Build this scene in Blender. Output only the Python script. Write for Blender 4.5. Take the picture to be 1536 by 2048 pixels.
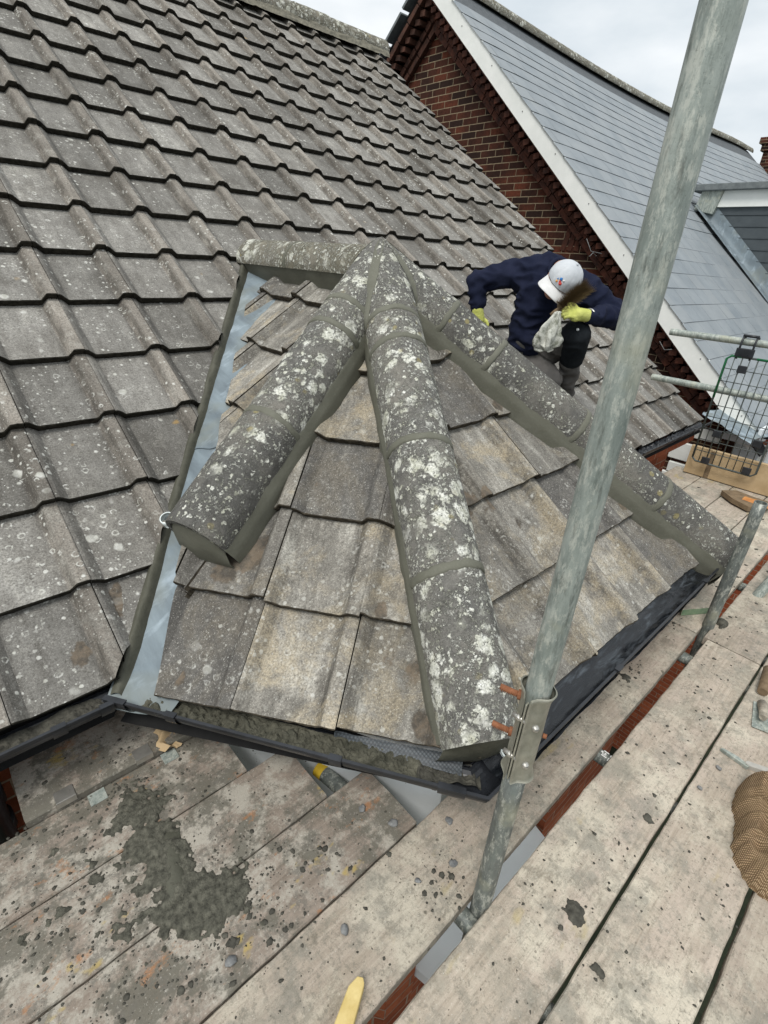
import bpy, bmesh, math, random
from mathutils import Vector, Matrix, noise
V=Vector
rnd=random.Random(7)
scene=bpy.context.scene
for o in list(bpy.data.objects): bpy.data.objects.remove(o)

# ------------------------------------------------------------------ camera
CAM_POS=V((-0.2477,-1.3134,1.1524))
cam_d=bpy.data.cameras.new('camera'); cam=bpy.data.objects.new('camera',cam_d)
scene.collection.objects.link(cam); scene.camera=cam
cam_d.sensor_fit='HORIZONTAL'; cam_d.sensor_width=36.0; cam_d.lens=1016.68/1536*36.0
cam_d.clip_start=0.02; cam_d.clip_end=2000
RX=(0.739639,-0.670908,0.053076); RY=(-0.269341,-0.367361,-0.890226); RZ=(0.616757,0.644150,-0.452417)
cam.matrix_world=Matrix.Translation(CAM_POS) @ Matrix((
    (RX[0],-RY[0],-RZ[0]),(RX[1],-RY[1],-RZ[1]),(RX[2],-RY[2],-RZ[2]))).to_4x4()

# ------------------------------------------------------------------ light
scene.view_settings.view_transform='Standard'; scene.view_settings.look='None'
scene.view_settings.gamma=1.0; scene.view_settings.exposure=0.5
SUN_EL=math.radians(58); SUN_AZ=math.radians(200)      # azimuth of the direction towards the sun, from +X, ccw
sd=bpy.data.lights.new('sun','SUN'); sun=bpy.data.objects.new('sun',sd); scene.collection.objects.link(sun)
sd.energy=1.7; sd.angle=math.radians(22); sd.color=(1.0,0.97,0.92)
sdir=V((math.cos(SUN_EL)*math.cos(SUN_AZ),math.cos(SUN_EL)*math.sin(SUN_AZ),math.sin(SUN_EL)))
sun.rotation_euler=sdir.to_track_quat('Z','Y').to_euler()
world=bpy.data.worlds.new('World'); scene.world=world; world.use_nodes=True
wn=world.node_tree; wn.nodes.clear()
def wnode(t,**k):
    n=wn.nodes.new(t)
    for a,b in k.items(): setattr(n,a,b)
    return n
sky=wnode('ShaderNodeTexSky',sky_type='NISHITA'); sky.sun_disc=False
sky.sun_elevation=SUN_EL; sky.sun_rotation=math.radians(90)-SUN_AZ; sky.air_density=1.0; sky.dust_density=3.0
tc=wnode('ShaderNodeTexCoord'); mp=wnode('ShaderNodeMapping'); mp.inputs['Scale'].default_value=(1,1,2.6)
nz=wnode('ShaderNodeTexNoise'); nz.inputs['Scale'].default_value=3.2; nz.inputs['Detail'].default_value=6; nz.inputs['Roughness'].default_value=.5
cr=wnode('ShaderNodeValToRGB'); cr.color_ramp.elements[0].position=.38; cr.color_ramp.elements[0].color=(6.3,6.9,7.3,1)
cr.color_ramp.elements[1].position=.64; cr.color_ramp.elements[1].color=(9.0,9.2,9.3,1)
mx=wnode('ShaderNodeMix',data_type='RGBA'); mx.inputs[0].default_value=.91
bg=wnode('ShaderNodeBackground'); bg.inputs['Strength'].default_value=.085
wo=wnode('ShaderNodeOutputWorld')
L=wn.links.new
L(tc.outputs['Generated'],mp.inputs[0]); L(mp.outputs[0],nz.inputs['Vector']); L(nz.outputs[0],cr.inputs[0])
L(sky.outputs[0],mx.inputs[6]); L(cr.outputs[0],mx.inputs[7]); L(mx.outputs[2],bg.inputs[0]); L(bg.outputs[0],wo.inputs[0])

# ------------------------------------------------------------------ materials
class NT:
    """small helper to write node materials"""
    def __init__(s,name):
        s.m=bpy.data.materials.new(name); s.m.use_nodes=True; s.t=s.m.node_tree; s.t.nodes.clear()
        s.out=s.t.nodes.new('ShaderNodeOutputMaterial'); s.b=s.t.nodes.new('ShaderNodeBsdfPrincipled')
        s.t.links.new(s.b.outputs[0],s.out.inputs[0]); s.co=None
    def n(s,t,**k):
        n=s.t.nodes.new(t)
        for a,b in k.items(): setattr(n,a,b)
        return n
    def l(s,a,b): s.t.links.new(a,b)
    def put(s,sock,v):
        if hasattr(v,'is_linked') or hasattr(v,'links'): s.l(v,sock)
        elif isinstance(v,(tuple,list)): sock.default_value=(*v,1) if len(v)==3 and sock.type=='RGBA' else v
        else: sock.default_value=v
    def obj(s):
        if s.co is None:
            a=s.n('ShaderNodeVectorMath',operation='ADD'); s.l(s.n('ShaderNodeTexCoord').outputs['Object'],a.inputs[0])
            s.l(s.n('ShaderNodeObjectInfo').outputs['Location'],a.inputs[1]); s.co=a.outputs[0]
        return s.co
    def uv(s): return s.n('ShaderNodeUVMap').outputs[0]
    def map(s,v,sc=(1,1,1),loc=(0,0,0),rot=(0,0,0)):
        n=s.n('ShaderNodeMapping'); s.l(v,n.inputs[0]); n.inputs['Scale'].default_value=sc; n.inputs['Location'].default_value=loc; n.inputs['Rotation'].default_value=rot
        return n.outputs[0]
    def noise(s,scale,detail=4,rough=.55,vec=None,dist=0.0):
        n=s.n('ShaderNodeTexNoise'); s.l(vec if vec is not None else s.obj(),n.inputs['Vector'])
        n.inputs['Scale'].default_value=scale; n.inputs['Detail'].default_value=detail; n.inputs['Roughness'].default_value=rough; n.inputs['Distortion'].default_value=dist
        return n.outputs[0]
    def vor(s,scale,vec=None,feature='F1',rand=1.0):
        n=s.n('ShaderNodeTexVoronoi',feature=feature); s.l(vec if vec is not None else s.obj(),n.inputs['Vector'])
        n.inputs['Scale'].default_value=scale; n.inputs['Randomness'].default_value=rand
        return n.outputs
    def ramp(s,v,lo,hi,a=0.0,b=1.0):
        n=s.n('ShaderNodeMapRange'); n.clamp=True; s.l(v,n.inputs[0])
        n.inputs[1].default_value=lo; n.inputs[2].default_value=hi; n.inputs[3].default_value=a; n.inputs[4].default_value=b
        return n.outputs[0]
    def m2(s,op,a,b=0.0):
        n=s.n('ShaderNodeMath',operation=op); s.put(n.inputs[0],a); s.put(n.inputs[1],b); return n.outputs[0]
    def mix(s,f,a,b,mode='MIX'):
        n=s.n('ShaderNodeMix',data_type='RGBA',blend_type=mode); s.put(n.inputs[0],f); s.put(n.inputs[6],a); s.put(n.inputs[7],b); return n.outputs[2]
    def attr(s,name):
        return s.n('ShaderNodeAttribute',attribute_name=name)
    def sep(s,v):
        n=s.n('ShaderNodeSeparateXYZ'); s.l(v,n.inputs[0]); return n.outputs
    def warp(s,scale,amt,vec=None):
        vec=vec if vec is not None else s.obj()
        n=s.n('ShaderNodeTexNoise'); s.l(vec,n.inputs['Vector']); n.inputs['Scale'].default_value=scale; n.inputs['Detail'].default_value=3
        a=s.n('ShaderNodeVectorMath',operation='SUBTRACT'); s.l(n.outputs[1],a.inputs[0]); a.inputs[1].default_value=(.5,.5,.5)
        b=s.n('ShaderNodeVectorMath',operation='SCALE'); s.l(a.outputs[0],b.inputs[0]); b.inputs[3].default_value=amt
        c=s.n('ShaderNodeVectorMath',operation='ADD'); s.l(vec,c.inputs[0]); s.l(b.outputs[0],c.inputs[1]); return c.outputs[0]
    def bump(s,h,strength=.5,dist=.01,normal=None):
        n=s.n('ShaderNodeBump'); s.l(h,n.inputs['Height']); n.inputs['Strength'].default_value=strength; n.inputs['Distance'].default_value=dist
        if normal is not None: s.l(normal,n.inputs['Normal'])
        return n.outputs[0]
    def fin(s,col,rough=.9,normal=None,metal=0.0,spec=.3):
        s.put(s.b.inputs['Base Color'],col); s.put(s.b.inputs['Roughness'],rough); s.put(s.b.inputs['Metallic'],metal)
        s.b.inputs['Specular IOR Level'].default_value=spec
        if normal is not None: s.l(normal,s.b.inputs['Normal'])
        return s.m
def lichen_spots(n,scale,rlo,rhi,mask_scale,mlo,mhi,ring=False,w=(.010,.02)):
    """round lichen colonies: 0..1 mask"""
    wv=n.warp(scale*2.2,.35/scale)
    vo=n.vor(scale,wv)
    r=n.sep(vo['Color'])
    rad=n.ramp(r[0],0,1,rlo,rhi)
    if ring:
        d=n.m2('ABSOLUTE',n.m2('SUBTRACT',vo['Distance'],rad))
        m=n.ramp(d,w[0]*scale,w[1]*scale,1,0)
        m=n.m2('MULTIPLY',m,n.ramp(n.noise(scale*3,2),.42,.6))
    else:
        d=n.m2('SUBTRACT',vo['Distance'],rad); m=n.ramp(d,-.05,.05,1,0)
    g=n.ramp(n.noise(mask_scale,3),mlo,mhi)
    some=n.ramp(r[1],.45,.5) 
    return n.m2('MULTIPLY',n.m2('MULTIPLY',m,g),some)
def tile_mat(name,base,base2,ribc,dark,white,lich,streak,spotamt=1.0,buff=None,edge=False,bandamt=.35,greys=0.0):
    n=NT(name); at=n.attr('tv'); ch=n.n('ShaderNodeSeparateColor'); n.l(at.outputs['Color'],ch.inputs[0])
    big=n.noise(2.2,5,.6); mid=n.noise(14,6,.65); fine=n.noise(170,4,.7); 
    c=n.mix(n.ramp(mid,.3,.7),base,base2)
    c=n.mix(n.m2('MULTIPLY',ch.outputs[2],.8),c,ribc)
    k=ch.outputs[1]; band=n.m2('MULTIPLY',n.ramp(k,.70,.79),n.ramp(k,.90,.84)); band=n.m2('MAXIMUM',band,n.m2('MULTIPLY',n.ramp(k,.20,.12),.6))  # band along the rib feet: painted rib shade mixed with moss
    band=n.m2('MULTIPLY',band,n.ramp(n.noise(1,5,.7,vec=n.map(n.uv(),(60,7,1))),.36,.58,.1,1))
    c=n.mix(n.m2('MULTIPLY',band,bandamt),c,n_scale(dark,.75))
    st=n.noise(1,5,.65,vec=n.map(n.uv(),(17,3.2,1)),dist=.3)
    c=n.mix(n.ramp(st,.48,.72,0,streak),c,dark)
    c=n.mix(n.ramp(st,.46,.30,0,streak*.7),c,white)
    if buff: 
        c=n.mix(n.ramp(n.noise(4.5,5,.7,dist=.4),.48,.62,0,.62),c,buff); c=n.mix(n.ramp(n.noise(6.0,5,.7,vec=n.map(n.obj(),(1,1,1),loc=(6,1,2))),.54,.66,0,.7),c,n_scale(dark,.95))
    c=n.mix(n.ramp(big,.5,.68,0,.5),c,dark)
    c=n.mix(n.ramp(n.noise(9,6,.7),.56,.72,0,.65),c,n_scale(white,.8))
    c=n.mix(n.ramp(ch.outputs[0],.36,.24,0,greys),c,n.mix(n.ramp(n.noise(40,5,.7),.35,.65),(.095,.092,.092),(.19,.185,.178)))
    hs=n.n('ShaderNodeHueSaturation'); n.l(c,hs.inputs['Color']); n.l(n.ramp(ch.outputs[0],0,1,.70,1.32),hs.inputs['Value']); hs.inputs['Saturation'].default_value=1.0
    c=hs.outputs[0]
    c=n.mix(n.ramp(fine,.42,.66,0,.6),c,n_scale(dark,.6)); c=n.mix(n.ramp(n.noise(240,2,.6),.60,.70,0,.45),c,white); c=n.mix(n.ramp(n.noise(75,5,.8),.55,.63,0,.5),c,n_scale(dark,.7)); c=n.mix(n.ramp(n.noise(50,5,.8,vec=n.map(n.obj(),(1,1,1),loc=(3,3,3))),.58,.68,0,.25),c,n_scale(white,1.1))
    m1=lichen_spots(n,42,.05,.30,3.0,.42,.56); m2_=lichen_spots(n,28,.18,.34,2.6,.48,.58,True,(.0016,.0034)); m3=lichen_spots(n,16,.05,.28,3.5,.53,.64)
    m4=lichen_spots(n,90,.06,.26,5,.50,.62)
    tot=n.m2('MAXIMUM',n.m2('MAXIMUM',m1,m2_),n.m2('MAXIMUM',m3,m4))
    lc=n.mix(n.ramp(n.noise(60,3),.35,.65),(.52,.52,.46),(.72,.72,.68))
    c=n.mix(n.m2('MULTIPLY',tot,lich),c,lc)
    oc=lichen_spots(n,9,.03,.16,1.7,.60,.66)
    c=n.mix(n.m2('MULTIPLY',oc,.6*spotamt),c,(.42,.27,.09))
    bl=n.ramp(n.noise(22,5,.7),.66,.74,0,.55)
    c=n.mix(bl,c,(.05,.048,.04))
    wet=n.ramp(n.m2('ADD',at.outputs['Alpha'],n.m2('MULTIPLY',n.m2('SUBTRACT',n.noise(34,5,.7),.5),.55)),.40,.50)
    c=n.mix(n.m2('MULTIPLY',wet,.82),c,n.mix(n.ramp(n.noise(22,5,.7),.4,.6),(.060,.052,.042),(.16,.125,.09)))
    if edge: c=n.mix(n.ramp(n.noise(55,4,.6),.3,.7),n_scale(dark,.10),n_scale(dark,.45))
    h=n.m2('ADD',n.m2('MULTIPLY',n.noise(260,3,.7),.6),n.m2('MULTIPLY',n.noise(45,4),.5)); h=n.m2('ADD',h,n.m2('MULTIPLY',tot,.5))
    return n.fin(c,.93,n.bump(h,.55,.004),spec=.15)
def n_scale(c,k): return tuple(x*k for x in c)
M={}
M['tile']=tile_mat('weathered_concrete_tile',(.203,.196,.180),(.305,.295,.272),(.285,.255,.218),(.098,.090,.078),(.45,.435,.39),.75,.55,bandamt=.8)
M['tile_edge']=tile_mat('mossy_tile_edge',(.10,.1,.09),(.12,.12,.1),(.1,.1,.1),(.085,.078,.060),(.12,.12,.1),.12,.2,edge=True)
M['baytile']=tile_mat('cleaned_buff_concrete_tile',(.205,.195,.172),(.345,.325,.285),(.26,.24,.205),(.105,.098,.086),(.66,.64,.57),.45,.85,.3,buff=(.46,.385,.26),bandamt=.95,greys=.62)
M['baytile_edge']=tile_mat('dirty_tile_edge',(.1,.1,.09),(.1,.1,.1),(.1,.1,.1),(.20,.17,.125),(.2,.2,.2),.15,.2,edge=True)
def ridge_mat(name,whiteamt,base=(.115,.112,.104)):
    n=NT(name)
    c=n.mix(n.ramp(n.noise(30,6,.7),.3,.7),base,n_scale(base,2.0)); c=n.mix(n.ramp(n.noise(3.5,4,.6),.45,.7,0,.7),c,(.30,.28,.24))
    c=n.mix(n.ramp(n.noise(190,3,.8),.4,.7,0,.5),c,(.05,.05,.045))
    big=n.ramp(n.noise(4.2,4,.6),.60-whiteamt*.20,.66-whiteamt*.15)
    w=n.warp(55,.030,n.warp(18,.05))
    vo=n.vor(17,w); a=n.ramp(n.m2('SUBTRACT',vo['Distance'],n.ramp(n.sep(vo['Color'])[0],0,1,.12,.55)),-.05,.07,1,0); a=n.m2('MULTIPLY',a,big)
    vo2=n.vor(52,n.warp(110,.012,n.warp(60,.012))); b=n.ramp(n.m2('SUBTRACT',vo2['Distance'],n.ramp(n.sep(vo2['Color'])[1],0,1,-.25,.48)),-.06,.06,1,0)
    b=n.m2('MULTIPLY',b,n.ramp(n.noise(9,4,.6),.50-whiteamt*.20,.56-whiteamt*.16))
    d=n.ramp(n.noise(80,5,.85),.545-whiteamt*.035,.575-whiteamt*.02); 
    d=n.m2('MULTIPLY',d,n.ramp(n.noise(11,3),.36,.52))
    t=n.m2('MAXIMUM',a,n.m2('MAXIMUM',b,d))
    t=n.m2('MULTIPLY',t,n.ramp(n.noise(110,5,.8),.36,.44,.25,1))
    lc=n.mix(n.ramp(n.noise(24,5,.7),.35,.65),(.50,.50,.40),(.86,.86,.80)); lc=n.mix(n.ramp(n.noise(140,3),.4,.65,0,.6),lc,(.30,.31,.26))
    c=n.mix(t,c,lc)
    o=n.m2('MULTIPLY',lichen_spots(n,22,.05,.3,3.2,.5,.6),.5); c=n.mix(o,c,(.40,.34,.14))
    h=n.m2('ADD',n.m2('MULTIPLY',n.noise(170,5,.7),.7),n.m2('MULTIPLY',t,.9))
    return n.fin(c,.95,n.bump(h,1.0,.006),spec=.12)
M['ridge']=ridge_mat('lichened_ridge_tile',1.0); M['ridge2']=ridge_mat('dark_ridge_tile',.35,(.085,.083,.077)); M['ridge3']=ridge_mat('mossy_ridge',.9,(.14,.13,.10))
def simple(name,c1,c2,scale=20,rough=.8,bs=.3,bd=.003,metal=0.0,spec=.3,bscale=None,r2=None):
    n=NT(name); c=n.mix(n.ramp(n.noise(scale,6,.65),.3,.7),c1,c2)
    rg=rough if r2 is None else n.ramp(n.noise(scale*.7,4),.35,.65,rough,r2)
    return n.fin(c,rg,n.bump(n.noise(bscale or scale*4,5,.65),bs,bd),metal,spec)
def mortar_mat():
    n=NT('fresh_mortar'); c=n.mix(n.ramp(n.noise(7,5,.6),.3,.7),(.108,.108,.082),(.150,.150,.118)); c=n.mix(n.ramp(n.noise(130,3,.7),.5,.75,0,.35),c,(.2,.195,.165))
    st=n.noise(1,3,.5,vec=n.map(n.obj(),(18,18,60)))
    h=n.m2('ADD',n.m2('MULTIPLY',n.noise(260,3,.7),.35),n.m2('MULTIPLY',st,.35)); h=n.m2('ADD',h,n.noise(14,3))
    return n.fin(c,.72,n.bump(h,.5,.004),spec=.35)
M['mortar']=mortar_mat()
M['mortar_dark']=simple('wet_mortar',(.060,.060,.044),(.098,.097,.074),16,.65,.5,.004,bscale=90)
M['droppings']=simple('mortar_droppings',(.034,.034,.026),(.165,.160,.125),58,.80,1.0,.007,bscale=170)
M['crumb']=simple('mortar_crumb',(.035,.034,.028),(.11,.105,.085),40,.9,.8,.004)
M['gutterdirt']=simple('gutter_rubble',(.030,.031,.022),(.135,.130,.098),26,.9,.9,.006,bscale=110)
def lead_mat():
    n=NT('grey_lead_sheet'); v=n.map(n.obj(),(9,9,9),rot=(0,0,math.radians(46))); 
    c=n.mix(n.ramp(n.noise(1,5,.6,vec=n.map(n.obj(),(14,3,3),rot=(0,0,math.radians(-44)))),.35,.65),(.13,.16,.18),(.225,.275,.305))
    c=n.mix(n.ramp(n.noise(1,5,.6,vec=n.map(n.obj(),(5,12,5),rot=(0,0,math.radians(46)))),.54,.66,0,.55),c,(.42,.50,.56)); c=n.mix(n.ramp(n.noise(3.2,3,.6),.5,.62,0,.6),c,(.20,.22,.20))
    c=n.mix(n.ramp(n.noise(160,3,.7),.68,.74,0,.6),c,(.08,.08,.08))
    return n.fin(c,n.ramp(n.noise(12,3),.3,.7,.5,.75),n.bump(n.noise(14,5,.6),.6,.008),.0,.3)
M['lead']=lead_mat()
def galv(name,a=(.20,.235,.215),b=(.42,.46,.42),dirt=.4):
    n=NT(name); c=n.mix(n.ramp(n.noise(1,6,.65,vec=n.map(n.obj(),(34,34,7))),.32,.68),a,b)
    c=n.mix(n.ramp(n.noise(60,5,.8,vec=n.map(n.obj(),(1,1,.35))),.50,.60,0,.55),c,(.60,.61,.54)); c=n.mix(n.ramp(n.noise(34,6,.8,vec=n.map(n.obj(),(1,1,.25))),.53,.62,0,.5),c,(.13,.155,.14)); c=n.mix(n.ramp(n.noise(1,6,.7,vec=n.map(n.obj(),(60,60,14),loc=(3,1,2))),.54,.68,0,dirt+.25),c,(.075,.085,.072))
    c=n.mix(n.ramp(n.noise(6,4,.6),.56,.7,0,.6),c,(.40,.40,.30)); c=n.mix(n.ramp(n.noise(230,3,.8),.62,.7,0,.5),c,(.10,.10,.09))
    return n.fin(c,n.ramp(n.noise(40,3),.3,.7,.42,.7),n.bump(n.m2('ADD',n.noise(150,4,.7),n.noise(18,4)),.28,.002),.25,.4)
M['galv']=galv('galvanised_steel'); M['galv_dark']=galv('weathered_galvanised_steel',(.085,.095,.09),(.20,.22,.205),.5)
M['steel']=simple('bright_steel',(.45,.44,.40),(.65,.63,.58),30,.35,.2,.002,metal=.8,spec=.5)
M['coupler']=simple('pressed_steel_coupler',(.24,.24,.19),(.42,.41,.34),28,.45,.4,.003,metal=.45,spec=.5)
M['rust']=simple('rusty_bolt',(.15,.055,.025),(.33,.14,.07),60,.85,.6,.003)
M['pvc']=simple('black_plastic',(.010,.011,.013),(.028,.031,.037),14,.26,.15,.002,spec=.5,r2=.5)
def dustpvc():
    n=NT('muddy_black_plastic'); s_=n.noise(1,6,.7,vec=n.map(n.obj(),(5,26,20)),dist=1.2)
    c=n.mix(n.ramp(s_,.50,.70,0,.8),(.010,.012,.015),(.115,.135,.155)); c=n.mix(n.ramp(n.noise(9,5,.7),.56,.7,0,.7),c,(.012,.013,.016))
    return n.fin(c,n.ramp(s_,.4,.6,.2,.6),n.bump(n.noise(30,4),.3,.006),spec=.5)
M['pvc_dusty']=dustpvc()
def memb():
    n=NT('grey_dimpled_membrane'); w=n.n('ShaderNodeTexVoronoi',feature='F1'); n.l(n.obj(),w.inputs['Vector']); w.inputs['Scale'].default_value=130; w.inputs['Randomness'].default_value=.05
    c=n.mix(n.ramp(w.outputs['Distance'],.3,.55),(.07,.083,.093),(.033,.040,.046)); return n.fin(c,.5,n.bump(w.outputs['Distance'],.5,.002),spec=.4)
M['membrane']=memb()
def board_mat(name='scaffold_board',warm=0.0,dirty=1.0):
    n=NT(name); g=n.noise(1,6,.65,vec=n.map(n.obj(),(3.5,70,70)),dist=.6); g2=n.noise(1,5,.6,vec=n.map(n.obj(),(1.2,14,14),loc=(2,3,1)))
    at=n.n('ShaderNodeObjectInfo')
    c=n.mix(n.ramp(g,.3,.7),(.30,.255,.20),(.475,.41,.335)); c=n.mix(n.ramp(g2,.42,.7,0,.7),c,(.46,.385,.325))
    c=n.mix(n.ramp(n.noise(4,6,.75),.46,.60,0,.75),c,(.55,.505,.41)); c=n.mix(n.ramp(n.noise(9,6,.75),.50,.62,0,.7*dirty),c,(.235,.225,.19)); c=n.mix(n.ramp(n.noise(21,6,.8),.54,.62,0,.5*dirty),c,(.20,.19,.155)); c=n.mix(n.ramp(n.noise(1,6,.7,vec=n.map(n.obj(),(9,160,160),loc=(7,3,1)),dist=1.0),.57,.66,0,.32),c,(.19,.155,.12))
    c=n.mix(n.ramp(n.noise(3.1,5,.75),.54,.66,0,.75*dirty),c,(.27,.25,.205)); c=n.mix(n.ramp(n.noise(5.3,6,.8,vec=n.map(n.obj(),(1,1.5,1),loc=(3,8,0))),.56,.64,0,.6*dirty),c,(.21,.185,.145)); c=n.mix(n.ramp(n.noise(7,5,.75,vec=n.map(n.obj(),(1,1,1),loc=(8,1,0))),.64,.70,0,.6),c,(.12,.11,.085))
    c=n.mix(n.ramp(n.noise(85,5,.8),.53,.62,0,.65),c,(.20,.185,.15)); c=n.mix(n.ramp(n.noise(150,4,.7),.62,.7,0,.6),c,(.62,.59,.52))
    vo=n.vor(26,n.warp(60,.01)); sp=n.ramp(n.m2('SUBTRACT',vo['Distance'],n.ramp(n.sep(vo['Color'])[0],.6,1,-.02,.22)),-.03,.03,1,0); sp=n.m2('MULTIPLY',sp,n.ramp(n.noise(3.5,3),.42,.56))
    c=n.mix(n.m2('MULTIPLY',sp,.75*dirty),c,(.085,.080,.062))
    vo=n.vor(75,n.warp(90,.006)); sp=n.ramp(n.m2('SUBTRACT',vo['Distance'],n.ramp(n.sep(vo['Color'])[0],.6,1,-.02,.22)),-.03,.03,1,0)
    c=n.mix(n.m2('MULTIPLY',sp,.6*dirty),c,(.10,.09,.07))
    c=n.mix(n.ramp(n.noise(2.7,4,.7,vec=n.map(n.obj(),(1,2,1),loc=(5,0,0))),.63,.70,0,.6*dirty),c,(.42,.335,.15))
    hs=n.n('ShaderNodeHueSaturation'); n.l(c,hs.inputs['Color']); n.l(n.ramp(at.outputs['Random'],0,1,.86,1.1),hs.inputs['Value']); c=hs.outputs[0]
    h=n.m2('ADD',n.m2('MULTIPLY',g,.8),n.m2('MULTIPLY',n.noise(120,4,.7),.6))
    return n.fin(c,.9,n.bump(h,.8,.005),spec=.15)
M['board']=board_mat()
def pinkboard():
    n=NT('stained_shaded_board'); g=n.noise(1,6,.65,vec=n.map(n.obj(),(3.5,60,60)),dist=.6)
    c=n.mix(n.ramp(g,.3,.7),(.18,.148,.118),(.32,.27,.225)); c=n.mix(n.ramp(n.noise(6,6,.8),.46,.56,0,.8),c,(.40,.375,.32))  # base also darkened to paint in shade under the eaves; stains go over it
    c=n.mix(n.ramp(n.noise(6.5,6,.75,vec=n.map(n.obj(),(1,1,1),loc=(4,2,0))),.49,.56,0,.85),c,(.125,.118,.095)); c=n.mix(n.ramp(n.noise(19,6,.8,vec=n.map(n.obj(),(1,1,1),loc=(2,2,0))),.53,.60,0,.7),c,(.14,.13,.11))
    c=n.mix(n.ramp(n.noise(8,5,.7,vec=n.map(n.obj(),(1,1.6,1),loc=(9,2,0))),.60,.67,0,.75),c,(.34,.165,.075))
    c=n.mix(n.ramp(n.noise(60,5,.8),.54,.66,0,.6),c,(.15,.14,.12)); c=n.mix(n.ramp(n.noise(130,4,.7),.60,.68,0,.5),c,(.55,.52,.46))
    c=n.mix(n.ramp(n.noise(5,4,.7,vec=n.map(n.obj(),(1,1.6,1),loc=(1,7,0))),.64,.69,0,.7),c,(.40,.30,.10))
    return n.fin(c,.9,n.bump(n.m2('ADD',g,n.noise(110,4,.7)),.5,.004),spec=.15)
M['board_dirty_shaded']=pinkboard()
M['toewood']=simple('pale_new_timber',(.40,.285,.155),(.52,.39,.235),9,.8,.3,.003,bscale=60)
M['darkwood']=simple('dark_offcut',(.12,.085,.05),(.25,.18,.11),18,.85,.6,.005); M['orangewood']=simple('split_orange_wood',(.42,.16,.045),(.60,.28,.09),25,.7,.5,.004)
M['yellowwood']=simple('yellow_painted_timber',(.50,.37,.13),(.66,.53,.24),22,.75,.35,.003)
M['greenblock']=simple('green_painted_edge',(.13,.22,.13),(.27,.34,.22),30,.8,.4,.003)
M['white']=simple('white_painted_board',(.78,.80,.76),(.90,.91,.87),5,.55,.15,.002,bscale=40)
M['whitegrey']=simple('grey_white_render',(.66,.70,.72),(.78,.81,.82),7,.6,.2,.003)
M['sill']=simple('pale_sill',(.86,.87,.85),(.90,.91,.89),8,.5,.2,.003)
M['whiteplastic']=simple('white_plastic',(.60,.66,.65),(.72,.77,.76),10,.4,.1,.001,spec=.5)
def brick_mat(name,c1,c2,mort,scale=1.0,horiz='uv'):
    n=NT(name); b=n.n('ShaderNodeTexBrick'); uv=n.warp(9,.006,n.uv()); n.l(uv,b.inputs['Vector'])
    b.offset=.5; b.inputs['Scale'].default_value=1; b.inputs['Brick Width'].default_value=.2375; b.inputs['Row Height'].default_value=.075; b.inputs['Mortar Size'].default_value=.0052; b.inputs['Mortar Smooth'].default_value=.25
    b.inputs['Color1'].default_value=(0,0,0,1); b.inputs['Color2'].default_value=(1,1,1,1); b.inputs['Mortar'].default_value=(.5,.5,.5,1); b.inputs['Bias'].default_value=0
    v=n.sep(b.outputs['Color'])[0]
    c=n.mix(n.ramp(v,.1,.9),c1,c2); c=n.mix(n.ramp(n.noise(1.8,4,.6),.4,.65,0,.8),c,n_scale(c1,.8)); c=n.mix(n.ramp(n.noise(30,6,.75),.45,.7,0,.6),c,n_scale(c1,.45))
    c=n.mix(b.outputs['Fac'],c,n.mix(n.ramp(n.noise(20,4),.3,.7),mort,n_scale(mort,.55)))
    h=n.m2('SUBTRACT',n.m2('MULTIPLY',n.noise(60,5,.7),.35),b.outputs['Fac'])
    return n.fin(c,.92,n.bump(h,.8,.008),spec=.15)
M['brick_dark']=brick_mat('old_dark_red_brick',(.035,.020,.016),(.150,.046,.026),(.40,.32,.21)); M['brick_red']=brick_mat('orange_red_brick',(.26,.070,.033),(.40,.12,.055),(.40,.27,.19))
M['brickpiece']=simple('corbel_brick',(.028,.016,.013),(.125,.042,.024),11,.9,.6,.006,bscale=60)
M['brickdarkpiece']=simple('dark_corbel_brick',(.03,.018,.014),(.12,.052,.034),13,.9,.6,.006,bscale=60)
def slate_mat():
    n=NT('grey_blue_slate'); at=n.attr('tv'); ch=n.n('ShaderNodeSeparateColor'); n.l(at.outputs['Color'],ch.inputs[0])
    c=n.mix(n.ramp(n.noise(3,5,.6),.35,.65),(.200,.230,.252),(.268,.298,.318)); c=n.mix(n.ramp(ch.outputs[0],0,1,0,.5),c,(.30,.32,.33)); c=n.mix(n.ramp(n.noise(60,4),.5,.7,0,.3),c,(.28,.30,.31)); c=n.mix(n.ramp(n.noise(2.5,5,.7),.55,.68,0,.5),c,(.30,.32,.32))
    return n.fin(c,.62,n.bump(n.noise(40,4),.2,.003),spec=.35)
M['slate']=slate_mat(); M['slate_edge']=simple('slate_edge',(.07,.08,.085),(.13,.14,.15),20,.8)
M['clad']=simple('dark_grey_cladding',(.060,.072,.080),(.082,.097,.105),8,.55,.2,.002); M['felt']=simple('dark_roof_edge',(.10,.115,.12),(.20,.22,.22),14,.8,.5,.005)
M['fabric']=None
def cloth_mat(name,c1,c2,scale=8,weave=900,dirt=None,rough=.95):
    n=NT(name); c=n.mix(n.ramp(n.noise(scale,5,.6),.3,.7),c1,c2)
    if dirt: c=n.mix(n.ramp(n.noise(17,6,.75),.48,.62,0,.85),c,dirt)
    return n.fin(c,rough,n.bump(n.m2('ADD',n.m2('MULTIPLY',n.noise(weave,2),.15),n.noise(26,4,.6)),.6,.006),spec=.1)
M['navy']=cloth_mat('navy_sweatshirt_cloth',(.009,.012,.028),(.019,.023,.046)); M['trouser']=cloth_mat('charcoal_work_cloth',(.075,.071,.068),(.145,.138,.130)); M['kneepad']=cloth_mat('black_knee_cloth',(.008,.010,.012),(.022,.026,.03))
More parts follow.
